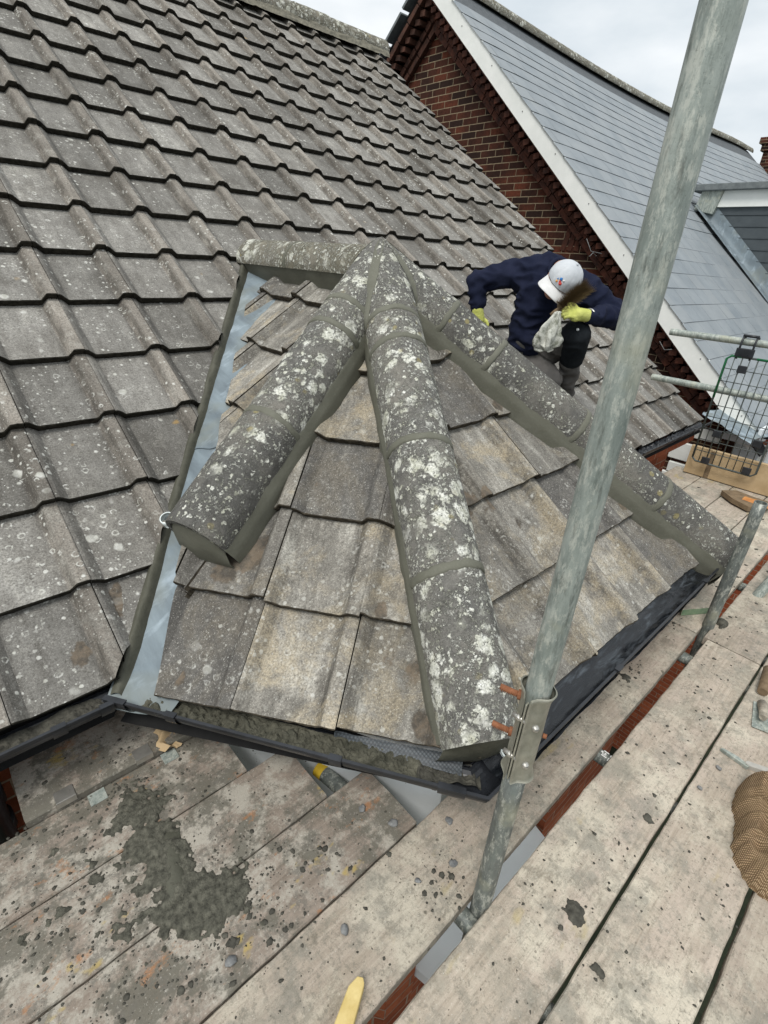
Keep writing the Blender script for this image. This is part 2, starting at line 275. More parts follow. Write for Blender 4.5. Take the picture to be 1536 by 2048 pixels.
M['cap']=cloth_mat('pale_grey_cap_cloth',(.46,.49,.52),(.60,.62,.64),10); M['brim']=cloth_mat('pale_brim_cloth',(.58,.58,.57),(.70,.70,.69),12)
M['glove']=cloth_mat('yellow_glove_cloth',(.50,.53,.13),(.66,.68,.22),14); M['ragm']=cloth_mat('dirty_white_rag',(.48,.49,.44),(.64,.64,.58),9,dirt=(.14,.15,.11))
M['skin']=simple('skin',(.48,.24,.17),(.56,.31,.23),20,.6,.1,.001); M['hair']=simple('grey_brown_hair',(.06,.045,.035),(.12,.10,.08),90,.8,.6,.003)
M['boot']=simple('dark_leather',(.015,.014,.013),(.04,.037,.033),16,.6,.3,.003)
def bristle():
    n=NT('brown_bristle'); c=n.mix(n.ramp(n.noise(200,4,.7),.3,.7),(.12,.085,.045),(.36,.27,.15)); return n.fin(c,.9,n.bump(n.noise(300,3),.9,.006),spec=.1)
M['bristle']=bristle()
def hess():
    n=NT('hessian'); u=n.uv(); sx=n.n('ShaderNodeTexWave',wave_type='BANDS',bands_direction='X'); n.l(n.warp(30,.004,u),sx.inputs['Vector']); sx.inputs['Scale'].default_value=88; sx.inputs['Distortion'].default_value=.6
    sy=n.n('ShaderNodeTexWave',wave_type='BANDS',bands_direction='Y'); n.l(n.warp(30,.004,u),sy.inputs['Vector']); sy.inputs['Scale'].default_value=88; sy.inputs['Distortion'].default_value=.6
    w=n.m2('MULTIPLY',n.m2('MULTIPLY',sx.outputs[0+1],sy.outputs[1]),n.ramp(n.noise(200,3,.7),.3,.6,.5,1.2)); c=n.mix(n.ramp(w,.05,.6),(.15,.095,.052),(.62,.46,.29)); c=n.mix(n.ramp(n.noise(9,5,.7),.45,.65,0,.5),c,(.30,.215,.12))
    return n.fin(c,.97,n.bump(w,.9,.003),spec=.05)
M['hessian']=hess()
M['paleplaster']=simple('pale_plaster',(.36,.35,.32),(.50,.49,.45),40,.85)
M['yellow']=simple('yellow_tape',(.55,.36,.02),(.66,.45,.04),30,.6); M['blackhole']=simple('dark_void',(.005,.005,.005),(.012,.012,.012),10,.9)
M['ground']=simple('garden_ground',(.006,.010,.005),(.028,.035,.018),4,.95,.8,.02,bscale=20); M['green_plastic']=simple('green_plastic',(.01,.12,.04),(.02,.17,.07),20,.45,spec=.5)
M['meshsteel']=simple('dark_green_grey_mesh',(.045,.055,.052),(.10,.115,.108),40,.5,.2,.001,metal=.2,spec=.4)
M['stone']=simple('grey_stone',(.10,.105,.11),(.27,.27,.26),50,.75,.4,.002); M['print_white']=simple('white_print',(.7,.7,.68),(.8,.8,.78),30,.7)
M['print_red']=simple('red_print',(.60,.06,.05),(.65,.09,.07),30,.8); M['print_blue']=simple('blue_print',(.03,.16,.42),(.05,.2,.5),30,.8); M['print_orange']=simple('orange_print',(.70,.30,.05),(.75,.35,.08),30,.8)

# ------------------------------------------------------------------ object helpers
WL={}
def wloc(p):
    return WL.get(p.name,V((0,0,0))) if p is not None else V((0,0,0))
def tag(o,label,cat,group=None,kind=None):
    if label: o['label']=label
    if cat: o['category']=cat
    if group: o['group']=group
    if kind: o['kind']=kind
    return o
def thing(name,label,cat,loc=(0,0,0),group=None):
    o=bpy.data.objects.new(name,None); scene.collection.objects.link(o); o.location=loc; o.empty_display_size=.1
    WL[o.name]=V(loc); return tag(o,label,cat,group)
def obj(name,bm,mats,parent=None,smooth=False,origin=None,angle=None):
    """link a bmesh given in world coordinates as one mesh object"""
    me=bpy.data.meshes.new(name)
    org=V(origin) if origin is not None else wloc(parent)
    bmesh.ops.translate(bm,verts=bm.verts,vec=-org)
    if smooth:
        for f in bm.faces: f.smooth=True
    bm.to_mesh(me); bm.free()
    for m in (mats if isinstance(mats,(list,tuple)) else [mats]): me.materials.append(M[m] if isinstance(m,str) else m)
    o=bpy.data.objects.new(name,me); scene.collection.objects.link(o)
    if parent is not None:
        o.parent=parent; o.location=org-wloc(parent)
    else: o.location=org
    WL[o.name]=V(org)
    if smooth and angle: 
        try: me.set_sharp_from_angle(angle=math.radians(angle))
        except Exception: pass
    return o
def BM(): return bmesh.new()
def add_box(bm,c,s,rot=None,mi=0,bev=0.0,jit=0.0):
    """box centre c, full size s, optional rotation matrix (3x3)"""
    r=rot if rot is not None else Matrix.Identity(3)
    vs=[]
    for x in (-.5,.5):
        for y in (-.5,.5):
            for z in (-.5,.5):
                p=V((x*s[0],y*s[1],z*s[2]))
                if jit: p+=V((rnd.uniform(-jit,jit),rnd.uniform(-jit,jit),rnd.uniform(-jit,jit)))
                vs.append(bm.verts.new(V(c)+r@p))
    fs=[]
    for q in ((0,1,3,2),(4,6,7,5),(0,4,5,1),(2,3,7,6),(0,2,6,4),(1,5,7,3)):
        f=bm.faces.new([vs[i] for i in q]); f.material_index=mi; fs.append(f)
    if bev:
        es=list({e for f in fs for e in f.edges})
        bmesh.ops.bevel(bm,geom=es,offset=bev,segments=2,affect='EDGES',profile=.5)
    return vs
def frame(d,up=(0,0,1)):
    z=V(d).normalized(); x=V(up).cross(z)
    if x.length<1e-4: x=V((1,0,0)).cross(z)
    x.normalize(); y=z.cross(x); return Matrix((x,y,z)).transposed()
def add_tube(bm,pts,r,seg=16,cap=True,inner=None,mi=0):
    """tube along points; r is a number or list; inner radius makes a hollow end"""
    pts=[V(p) for p in pts]; rs=r if isinstance(r,(list,tuple)) else [r]*len(pts)
    rings=[]; prev=None
    for i,p in enumerate(pts):
        d=(pts[min(i+1,len(pts)-1)]-pts[max(i-1,0)]).normalized()
        if prev is None: m=frame(d)
        else:
            x=prev-d*prev.dot(d); x.normalize(); m=Matrix((x,d.cross(x),d)).transposed()
        prev=m.col[0].copy()
        rings.append([bm.verts.new(p+m@V((math.cos(a)*rs[i],math.sin(a)*rs[i],0))) for a in [2*math.pi*k/seg for k in range(seg)]])
    for a,b in zip(rings,rings[1:]):
        for k in range(seg):
            f=bm.faces.new((a[k],a[(k+1)%seg],b[(k+1)%seg],b[k])); f.smooth=True; f.material_index=mi
    if cap:
        for ring,d,p in ((rings[0],-1,pts[0]),(rings[-1],1,pts[-1])):
            if inner:
                dirn=(pts[-1]-pts[-2] if d==1 else pts[0]-pts[1]).normalized()
                r1=[bm.verts.new(p+(v.co-p)*inner) for v in ring]; r2=[bm.verts.new(v.co-dirn*.06) for v in r1]
                for k in range(seg):
                    for A,B in ((ring,r1),(r1,r2)):
                        f=bm.faces.new((A[k],A[(k+1)%seg],B[(k+1)%seg],B[k])); f.material_index=mi
                bm.faces.new(r2)
            else:
                f=bm.faces.new(ring if d==1 else ring[::-1]); f.material_index=mi
def add_ball(bm,c,r,sub=2,jit=0.0,sq=(1,1,1),rot=None,mi=0):
    ret=bmesh.ops.create_icosphere(bm,subdivisions=sub,radius=1.0); off=V((rnd.random()*50,rnd.random()*50,rnd.random()*50))
    m=rot if rot is not None else Matrix.Identity(3)
    for v in ret['verts']:
        k=1.0+(noise.noise(v.co*1.3+off)*jit if jit else 0)+(noise.noise(v.co*3.1+off)*jit*.5 if jit else 0)
        v.co=V(c)+m@V((v.co.x*r*sq[0]*k,v.co.y*r*sq[1]*k,v.co.z*r*sq[2]*k))
    for v in ret['verts']:
        for f in v.link_faces: f.material_index=mi
def grid(bm,fn,nu,nv,mi=0,uv=None,smooth=True):
    vs=[[bm.verts.new(fn(i/nu,j/nv)) for j in range(nv+1)] for i in range(nu+1)]
    for i in range(nu):
        for j in range(nv):
            f=bm.faces.new((vs[i][j],vs[i+1][j],vs[i+1][j+1],vs[i][j+1])); f.smooth=smooth; f.material_index=mi
    return vs
def poly_prism(bm,pts,z0,z1,mi=0):
    a=[bm.verts.new((p[0],p[1],z0)) for p in pts]; b=[bm.verts.new((p[0],p[1],z1)) for p in pts]
    n=len(pts)
    for i in range(n):
        f=bm.faces.new((a[i],a[(i+1)%n],b[(i+1)%n],b[i])); f.material_index=mi
    bm.faces.new(b).material_index=mi; bm.faces.new(a[::-1]).material_index=mi
def uv_planar(bm,ax_u,ax_v,org=(0,0,0),k=1.0):
    uvl=bm.loops.layers.uv.verify(); U=V(ax_u);W_=V(ax_v);o=V(org)
    for f in bm.faces:
        for l in f.loops: l[uvl].uv=((l.vert.co-o).dot(U)*k,(l.vert.co-o).dot(W_)*k)
def uv_box(bm):
    """brick courses follow z, length runs along the wall"""
    uvl=bm.loops.layers.uv.verify()
    for f in bm.faces:
        f.normal_update(); n=f.normal
        if abs(n.z)>.7: U,W_=V((1,0,0)),V((0,1,0))
        else:
            U=V((-n.y,n.x,0)).normalized(); W_=V((0,0,1))
        for l in f.loops: l[uvl].uv=(l.vert.co.dot(U),l.vert.co.dot(W_))

# ------------------------------------------------------------------ measured places (metres; z=0 is the eaves line, x runs along the eaves, y into the house)
TH=math.radians(35.5685); G=.32103; TW=.300
AP=V((1.38,.50,1.08)); V0=V((-.06,-.02,0)); M0=V((.58,-.87,0)); R0=V((2.31,-.88,0)); V1=V((2.93,-.02,0))
LQ=V((-.072,.007,.005)); RQ=V((2.90,.007,.005))
RIDGE_END=V((1.38,1.55,1.08)); LH=V((-.108,-.056,.005))
N_MAIN=V((0,-math.sin(TH),math.cos(TH))); V_MAIN=V((0,math.cos(TH),math.sin(TH)))
def plane_of(a,b,c):
    n=(b-a).cross(c-a).normalized()
    return -n if n.z<0 else n
class Slope:
    def __init__(s,origin,ux,n):
        s.o=V(origin); s.u=V(ux).normalized(); s.n=V(n).normalized(); s.v=s.n.cross(s.u)
        if s.v.z<0: s.v=-s.v
    def P(s,u,v,h=0): return s.o+s.u*u+s.v*v+s.n*h
S_MAIN=Slope((0,0,0),(1,0,0),N_MAIN)
nA=plane_of(V0,M0,AP); nB=plane_of(M0,R0,AP); nC=plane_of(R0,V1,AP)
nL=V((-.595,0,.8037)); nR=V((.5927,0,.8054))
S_A=Slope(V0,M0-V0,nA); S_B=Slope(M0,R0-M0,nB); S_C=Slope(R0,V1-R0,nC); S_L=Slope(LQ,(0,-1,0),nL); S_R=Slope(RQ,(0,1,0),nR)
RH=.034; LIFT=.030
def prof(u,W=TW):
    k=u/W
    P=[(0,.029),(.02,.030),(.05,.026),(.14,.001),(.16,0),(.775,0),(.80,.002),(.865,.0325),(.885,RH),(.985,RH),(1,.032)]
    for (a,ha),(b,hb) in zip(P,P[1:]):
        if k<=b: return ha+(hb-ha)*max(0,(k-a))/(b-a)
    return P[-1][1]
US=[0,.02,.05,.095,.14,.16,.22,.30,.38,.46,.54,.62,.70,.775,.80,.835,.865,.885,.94,.985,1.0]
WET=[(.345,.035,.075),(.43,.01,.07),(.50,.02,.035),(.59,-.60,.055),(.585,-.50,.05),(.54,-.70,.055),(.535,-.76,.05),(.62,-.42,.035),(.10,-.128,.022),(.185,-.089,.022),(.235,-.116,.015),(1.11,-.33,.05),(1.18,-.36,.045),(1.30,-.42,.03),(1.05,-.40,.03),(1.85,-.48,.06),(1.95,-.54,.05),(-.093,.123,.045),(.045,.201,.022),(.158,.405,.022),(.10,.41,.022),(-.134,.35,.02),(.62,1.653,.025),(.06,.26,.03),(.69,.02,.03),(.83,.06,.03),(1.6,-.05,.05)]
def wetness(p):
    best=0
    for (x,y,r) in WET:
        d=math.hypot(p.x-x,p.y-y)/(r*.62)
        if d<2: best=max(best,1-d*.5)
    return best
def build_tiles(name,S,ncol,nrow,mats,parent,regions,W=TW,G=G,c0=0,u0=0.0,jit=.0012,free=None,rough=.0012,wet=True,edgerows=1):
    """interlocking single-rib tiles; each region is a list of vertical half planes (point, inward normal) a piece is kept in"""
    bm=BM(); cl=bm.loops.layers.float_color.new('tv'); uvl=bm.loops.layers.uv.verify()
    for r in range(nrow):
        for c in range(c0,ncol):
            ub=u0+c*W; vb=r*G
            if free is not None and free(S.P(ub+W/2,vb+G/2))<0: continue
            t=bmesh.new(); tcl=t.loops.layers.float_color.new('tv'); tuv=t.loops.layers.uv.verify()
            du=rnd.uniform(-jit,jit); dv=rnd.uniform(-jit*3,jit*3); dl=rnd.uniform(-.002,.0025); tw=rnd.uniform(-.006,.006); br=rnd.random(); b2=rnd.random()
            VS=[0.0,.003,.012,.05,.12,.20,.28,G+.03]
            off=V((rnd.random()*90,rnd.random()*90,0))
            rows=[]
            gap=.0025
            for vi,vv in enumerate(VS):
                row=[]
                for k in US:
                    u=min(max(k*W,gap*.6),W-gap*.4); h=prof(k*W,W)
                    l=LIFT*(1-vv/G)+dl
                    fr=noise.noise(V((u*45,vi*.3,0))+off)*rough*1.3+noise.noise(V((u*160,vi*.3,5))+off)*rough if vv<.01 else 0
                    hh=h+l-(RH+LIFT)-(.0035 if vi==0 else 0)+tw*(k-.5)*.5*(1-vv/G)+noise.noise(V((u*9,vv*9,r*3+c)))*.0010
                    row.append(t.verts.new(S.P(ub+u+du,vb+vv+dv+fr,hh)))
                rows.append(row)
            # front face
            bot=[]
            for i,k in enumerate(US):
                u=min(max(k*W,gap*.6),W-gap*.4); fr=noise.noise(V((u*60,9,0))+off)*rough*1.5
                bot.append(t.verts.new(S.P(ub+u+du,vb+.003+dv+fr,prof(k*W,W)+dl-(RH+LIFT)+.001+fr)))
            def face(vs,mi,k0,k1,v0,v1):
                f=t.faces.new(vs); f.material_index=mi; f.smooth=False
                for l,kk,vv in zip(f.loops,(k0,k1,k1,k0),(v0,v0,v1,v1)):
                    rib=1.0 if kk>.79 else 0.0
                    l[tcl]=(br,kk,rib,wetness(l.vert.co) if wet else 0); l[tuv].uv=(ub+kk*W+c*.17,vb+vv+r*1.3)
            n=len(US)
            for i in range(n-1):
                face((bot[i],bot[i+1],rows[0][i+1],rows[0][i]),1,US[i],US[i+1],-.02,0)
                for j in range(len(VS)-1):
                    face((rows[j][i],rows[j][i+1],rows[j+1][i+1],rows[j+1][i]),1 if j<edgerows else 0,US[i],US[i+1],VS[j],VS[j+1])
            for i in (0,n-1):
                low=[t.verts.new(rw[i].co-S.n*.02) for rw in rows[1:]]
                for j in range(1,len(VS)-1):
                    q=(rows[j][i],rows[j+1][i],low[j],low[j-1]); face(q if i else q[::-1],1,US[i],US[i],0,0)
            cen=S.P(ub+W/2,vb+G/2)
            if free is not None and free(cen)>0: pieces=[t]
            else:
                pieces=[]
                for reg in regions:
                    q=t.copy(); dead=False
                    for (pt,nr) in reg:
                        pt=V(pt); nr=V((nr[0],nr[1],0)).normalized()
                        ds=[(v.co-pt).dot(nr) for v in q.verts]
                        if not ds or max(ds)<=1e-5: dead=True;break
                        if min(ds)>=0: continue
                        res=bmesh.ops.bisect_plane(q,geom=q.verts[:]+q.edges[:]+q.faces[:],plane_co=pt,plane_no=nr,clear_inner=True)
                        cut=[e for e in res['geom_cut'] if isinstance(e,bmesh.types.BMEdge) and e.is_valid]
                        ex=bmesh.ops.extrude_edge_only(q,edges=cut)
                        bmesh.ops.translate(q,verts=[v for v in ex['geom'] if isinstance(v,bmesh.types.BMVert)],vec=-S.n*.022)
                        for f in ex['geom']:
                            if isinstance(f,bmesh.types.BMFace): f.material_index=1
                    if dead or not q.faces: q.free()
                    else: pieces.append(q)
                t.free()
            for q in pieces:
                mp={}
                ql=q.loops.layers.float_color['tv']; qu=q.loops.layers.uv.verify()
                for f in q.faces:
                    vs=[]
                    for v in f.verts:
                        if v not in mp:
                            co=v.co.copy()
                            mp[v]=bm.verts.new(co)
                        vs.append(mp[v])
                    try: nf=bm.faces.new(vs)
                    except ValueError: continue
                    nf.material_index=f.material_index
                    for a,b in zip(nf.loops,f.loops): a[cl]=b[ql]; a[uvl].uv=b[qu].uv
                q.free()
    return obj(name,bm,mats,parent)
def hp(a,b,inside):
    """vertical half plane through a-b keeping the side of 'inside'"""
    a=V(a);b=V(b);d=b-a;n=V((-d.y,d.x,0))
    if (V(inside)-a).dot(n)<0: n=-n
    return (a,n)

# ================================================================== THE HOUSE
house=thing('brick_house','brick house with a brown grey concrete tiled roof and a hipped bay roof',"house",(1.4,0,-5.4))
a0=V((-.066,-.028,0)); a1=V((1.315,1.565,0))       # cut edge of the main roof beside the left valley
b0=V((2.95,-.03,0)); b1=V((1.47,1.565,0))
def free_main(p):
    if p.y>1.95: return 1
    if p.x<-.3 and p.y>.5: return 1
    if p.x>3.35: return 1
    # well inside the bay: nothing
    if p.y<1.2 and p.x>.35+p.y*.92+.25 and p.x<2.55-p.y*.92-.25: return -1
    return 0
EAST=4.971
regL=[hp(a0,a1,(-1,1,0)),((1.392,0,0),(-1,0,0))]; regR=[hp(b0,b1,(4,1,0)),((1.392,0,0),(1,0,0)),((EAST,0,0),(-1,0,0))]
def free_main2(p):
    f=free_main(p)
    if f==1 and p.x>EAST-.32: return 0
    return f
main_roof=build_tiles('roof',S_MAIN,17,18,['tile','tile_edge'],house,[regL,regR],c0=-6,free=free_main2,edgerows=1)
# roof deck under the tiles, rear slope
bm=BM(); yr=4.66
def mp_(x,y,d=.14): return V((x,y,y*math.tan(TH)-d))
for q in ((mp_(-1.85,0),mp_(-.07,0),mp_(1.38,1.62),mp_(1.38,yr),mp_(-1.85,yr)),(mp_(2.94,0),mp_(4.95,0),mp_(4.95,yr),mp_(1.38,yr),mp_(1.38,1.62))):
    bm.faces.new([bm.verts.new(p) for p in q])
za=yr*math.tan(TH)-.03
bm.faces.new([bm.verts.new(p) for p in ((-1.85,yr,za),(4.96,yr,za),(4.96,2*yr,-.05),(-1.85,2*yr,-.05))])
obj('roof_deck',bm,'blackhole',house)
# bay roof faces
bay=dict(mats=['baytile','baytile_edge'],parent=house,rough=.0022,jit=.002)
aL0=V((.02,-.11,0)); aL1=V((.188,.086,0)); l0=V((.729,.732,0)); l1=V((1.25,1.405,0))
inA=(.7,-.1,0)
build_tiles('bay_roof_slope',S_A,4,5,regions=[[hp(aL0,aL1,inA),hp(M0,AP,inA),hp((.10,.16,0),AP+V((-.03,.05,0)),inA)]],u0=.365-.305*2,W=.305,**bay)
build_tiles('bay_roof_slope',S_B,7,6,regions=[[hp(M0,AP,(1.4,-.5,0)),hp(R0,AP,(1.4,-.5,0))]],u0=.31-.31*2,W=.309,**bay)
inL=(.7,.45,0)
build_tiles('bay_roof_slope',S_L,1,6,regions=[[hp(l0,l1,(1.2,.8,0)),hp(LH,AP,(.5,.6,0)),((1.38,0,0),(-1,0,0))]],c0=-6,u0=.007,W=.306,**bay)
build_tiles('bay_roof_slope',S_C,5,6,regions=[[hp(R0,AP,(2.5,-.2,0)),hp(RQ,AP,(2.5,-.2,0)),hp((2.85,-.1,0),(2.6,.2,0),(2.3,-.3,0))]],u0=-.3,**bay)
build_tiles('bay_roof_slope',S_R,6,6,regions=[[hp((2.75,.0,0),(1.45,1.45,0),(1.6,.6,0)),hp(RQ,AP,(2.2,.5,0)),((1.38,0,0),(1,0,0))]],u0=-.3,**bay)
# dark boarding under the bay slopes
bm=BM()
for q in ((V0,M0,AP),(M0,R0,AP),(R0,V1,AP)):
    bm.faces.new([bm.verts.new(V(p)-V((0,0,.15))) for p in q])
for q in ((LQ,AP,RIDGE_END),(AP,RQ,RIDGE_END)):
    bm.faces.new([bm.verts.new(V(p)-V((0,0,.15))) for p in q])
obj('bay_roof_deck',bm,'blackhole',house)

# ---- ridge and hip tiles: segmental barrels bedded in fresh mortar
def barrel(P,Q,t0,t1,R,name,mat,parent,seed=0,sq=1.0,flare=0.0,Rin=None,lift=0.0,clip=()):
    P=V(P);Q=V(Q);d=(Q-P).normalized(); s=d.cross(V((0,0,1))).normalized(); n=s.cross(d); n=n if n.z>0 else -n
    bm=BM(); nu=56; nv=max(3,int((t1-t0)/.012)); off=V((seed*7.3,seed*3.1,0))
    def fn(i,j,r0=R,dn=0):
        a=math.pi*(i*1.10-.05); t=t0+(t1-t0)*j; e=min(j,1-j)*(t1-t0)
        rr=r0+noise.noise(V((a*1.5,t*9,0))+off)*.0022+noise.noise(V((a*9,t*40,3))+off)*.0012+noise.noise(V((a*26,t*90,3))+off)*.0009-(.004 if e<.003 else 0)+lift
        return P+d*t+s*(math.cos(a)*rr)+n*(math.sin(a)*rr*sq)
    ov=grid(bm,lambda i,j:fn(i,j),nu,nv)
    iv=grid(bm,lambda i,j:fn(i,j,R-.016),nu,1)
    for i in range(nu):
        for a,b in ((0,0),(-1,-1)):
            q=(ov[i][a],ov[i+1][a],iv[i+1][b],iv[i][b]); bm.faces.new(q if a==-1 else q[::-1])
    for (pt,nr) in clip:
        bmesh.ops.bisect_plane(bm,geom=bm.verts[:]+bm.edges[:]+bm.faces[:],plane_co=V(pt),plane_no=V(nr),clear_inner=True)
    return obj(name,bm,mat,parent,smooth=True,angle=50)
def mitres(Q,*others):
    out=[]
    a=(V(Q)-AP); a.z=0; a.normalize()
    for q in others:
        b=(V(q)-AP); b.z=0; b.normalize(); n=(a-b).normalized(); out.append((AP-n*.004,n))
    return out
def joint_band(P,Q,t,R,parent,w=.03,sq=1.0,tilt=0.0):
    P=V(P);Q=V(Q);d=(Q-P).normalized(); s=d.cross(V((0,0,1))).normalized(); n=s.cross(d); n=n if n.z>0 else -n
    bm=BM(); off=rnd.random()*90
    prof_=[(-w*.5,-.006),(-w*.45,.001),(-w*.2,.0028),(w*.2,.0028),(w*.45,.001),(w*.5,-.006)]
    def fn(i,j):
        a=math.pi*(i*1.10-.05); k=j*(len(prof_)-1); q=min(int(k),len(prof_)-2); f=k-q
        tt=prof_[q][0]+(prof_[q+1][0]-prof_[q][0])*f; rr=R+prof_[q][1]+(prof_[q+1][1]-prof_[q][1])*f
        wob=noise.noise(V((a*3,off,0)))*.006+noise.noise(V((a*14,off,j*3)))*.0018
        tt=t+tt*(1+.35*noise.noise(V((a*5,off+9,0))))+wob+tilt*math.cos(a)
        return P+d*tt+s*math.cos(a)*rr+n*math.sin(a)*rr*sq
    grid(bm,fn,40,5); return obj('mortar_joint',bm,'mortar',parent,smooth=True)
def bedding(P,Q,t0,t1,R,side,S,parent,out=.022,name='mortar_bedding',depth=.055,sq=1.0,ragged=.006,extra=0.0,nseg=60):
    """mortar fillet from the barrel's foot down to the tiles on one side; S is the slope it lands on"""
    P=V(P);Q=V(Q);d=(Q-P).normalized(); s=d.cross(V((0,0,1))).normalized(); n=s.cross(d); n=n if n.z>0 else -n
    bm=BM(); off=rnd.random()*90
    def fn(i,j):
        t=t0+(t1-t0)*i
        top=P+d*t+s*side*(R-.002)+n*.004+V((0,0,.004*noise.noise(V((t*8,off,0)))))
        lat=R+out+ragged*noise.noise(V((t*11,off,1)))+ragged*.4*noise.noise(V((t*45,off,1)))+extra
        foot=P+d*t+s*side*lat
        h=-(foot-S.o).dot(S.n)-.052          # drop to the pans
        foot=foot+S.n*(h)
        mid=top.lerp(foot,.5)+s*side*.006+n*.002
        k=[P+d*t+s*side*(R-.03)+n*.012, top, top.lerp(mid,.6), mid, mid.lerp(foot,.6)+V((0,0,.001)), foot, foot-S.n*.03]
        q=j*(len(k)-1); a=min(int(q),len(k)-2); p=k[a].lerp(k[a+1],q-a)
        return p+s*side*noise.noise(V((t*30,j*6,off)))*.0016
    grid(bm,fn,nseg,12); return obj(name,bm,'mortar',parent,smooth=True)
def end_cap(P,Q,t,R,SL,SR,parent,mat='mortar',sq=1.0,back=.0,lip=.006):
    P=V(P);Q=V(Q);d=(Q-P).normalized(); s=d.cross(V((0,0,1))).normalized(); n=s.cross(d); n=n if n.z>0 else -n
    bm=BM(); nn=24
    def foot(sd,S):
        f=P+d*t+s*sd*(R+.030); return f+S.n*(-(f-S.o).dot(S.n)-.056)
    fl=foot(1,SL)-n*.02+d*.012; fr=foot(-1,SR)-n*.02+d*.012; fc=P+d*(t+.034)-n*.100
    base=[]
    for i in range(nn+1):
        k=i/nn; base.append(fl.lerp(fc,min(1,k*2)) if k<.5 else fc.lerp(fr,(k-.5)*2))
    def fn(i,j):
        a=math.pi*i; topp=P+d*(t-.012)+s*math.cos(a)*(R-.010)+n*math.sin(a)*(R-.010)*sq
        b=base[round(i*nn)]
        p=topp.lerp(b,j); 
        return p+d*(math.sin(min(1,j*1.0)*math.pi)*.016+.004*j+.002*noise.noise(V((i*8,j*8,t))))
    grid(bm,fn,nn,10); return obj('mortar_end',bm,mat,parent,smooth=True)
R_=.114
# mid hip
MH=M0+V((.012,-.004,0)); LQ2=LH+V((-.012,.018,0)); TJ=-.078
for i,(t0,t1) in enumerate(((TJ,.349),(.355,.499),(.505,.959),(.965,1.419),(1.425,1.885))): barrel(AP,MH,t0,t1,R_,'hip_tile','ridge',house,seed=i,clip=mitres(MH,LQ2,R0) if i==0 else ())
for t in (.352,.502,.962,1.422): joint_band(AP,MH,t,R_,house,w=.030,tilt=rnd.uniform(-.01,.01))
bedding(AP,MH,.05,1.87,R_,1,S_A,house); bedding(AP,MH,.05,1.86,R_,-1,S_B,house,out=.008); end_cap(AP,MH,1.885,R_,S_A,S_B,house,mat='mortar_dark')
# left hip
LQ2=LH+V((-.012,.018,0))
lt=((TJ,.309),(.315,.449),(.455,.919),(.925,1.395))
for i,(t0,t1) in enumerate(lt): barrel(AP,LQ2,t0,t1,R_+(.002 if i==3 else 0),'hip_tile','ridge' if i<3 else 'ridge2',house,seed=10+i,clip=mitres(LQ2,MH,RIDGE_END) if i==0 else ())
for t in (.312,.452,.922): joint_band(AP,LQ2,t,R_,house,w=.030,tilt=rnd.uniform(-.01,.01))
bedding(AP,LQ2,.05,1.395,R_,-1,S_A,house,out=.030); bedding(AP,LQ2,.30,1.395,R_,1,S_L,house,out=.004,extra=-.01); end_cap(AP,LQ2,1.395,R_,S_L,S_A,house)
# right hip
for i,(t0,t1) in enumerate(((TJ,.345),(.351,.609),(.615,1.089),(1.095,1.575),(1.581,2.03))): barrel(AP,R0,t0,t1,R_,'hip_tile','ridge2' if i else 'ridge',house,seed=20+i,clip=mitres(R0,MH,RQ) if i==0 else ())
for t in (.348,.612,1.092,1.578): joint_band(AP,R0,t,R_,house,w=.028,tilt=rnd.uniform(-.01,.01))
bedding(AP,R0,.05,2.03,R_,1,S_B,house,out=.034); bedding(AP,R0,.05,2.02,R_,-1,S_C,house,out=.006); end_cap(AP,R0,2.03,R_,S_B,S_C,house)
# fourth hip, on the far side
for i,(t0,t1) in enumerate(((TJ,.45),(.46,.92),(.93,1.39))): barrel(AP,RQ,t0,t1,R_,'hip_tile','ridge2',house,seed=30+i,clip=mitres(RQ,R0,RIDGE_END) if i==0 else ())
bedding(AP,RQ,.2,1.39,R_,1,S_C,house); bedding(AP,RQ,.2,1.39,R_,-1,S_R,house)
# short ridge running back to the main roof
for i,(t0,t1) in enumerate(((.02,.60),(.615,1.10))): barrel(AP,RIDGE_END,t0,t1,.104,'ridge_tile','ridge3',house,seed=40+i)
joint_band(AP,RIDGE_END,.607,.104,house,w=.018)
bedding(AP,RIDGE_END,.1,1.09,.104,-1,S_L,house,out=.02); bedding(AP,RIDGE_END,.1,1.09,.104,1,S_R,house)
end_cap(AP,RIDGE_END,1.10,.104,S_R,S_L,house)
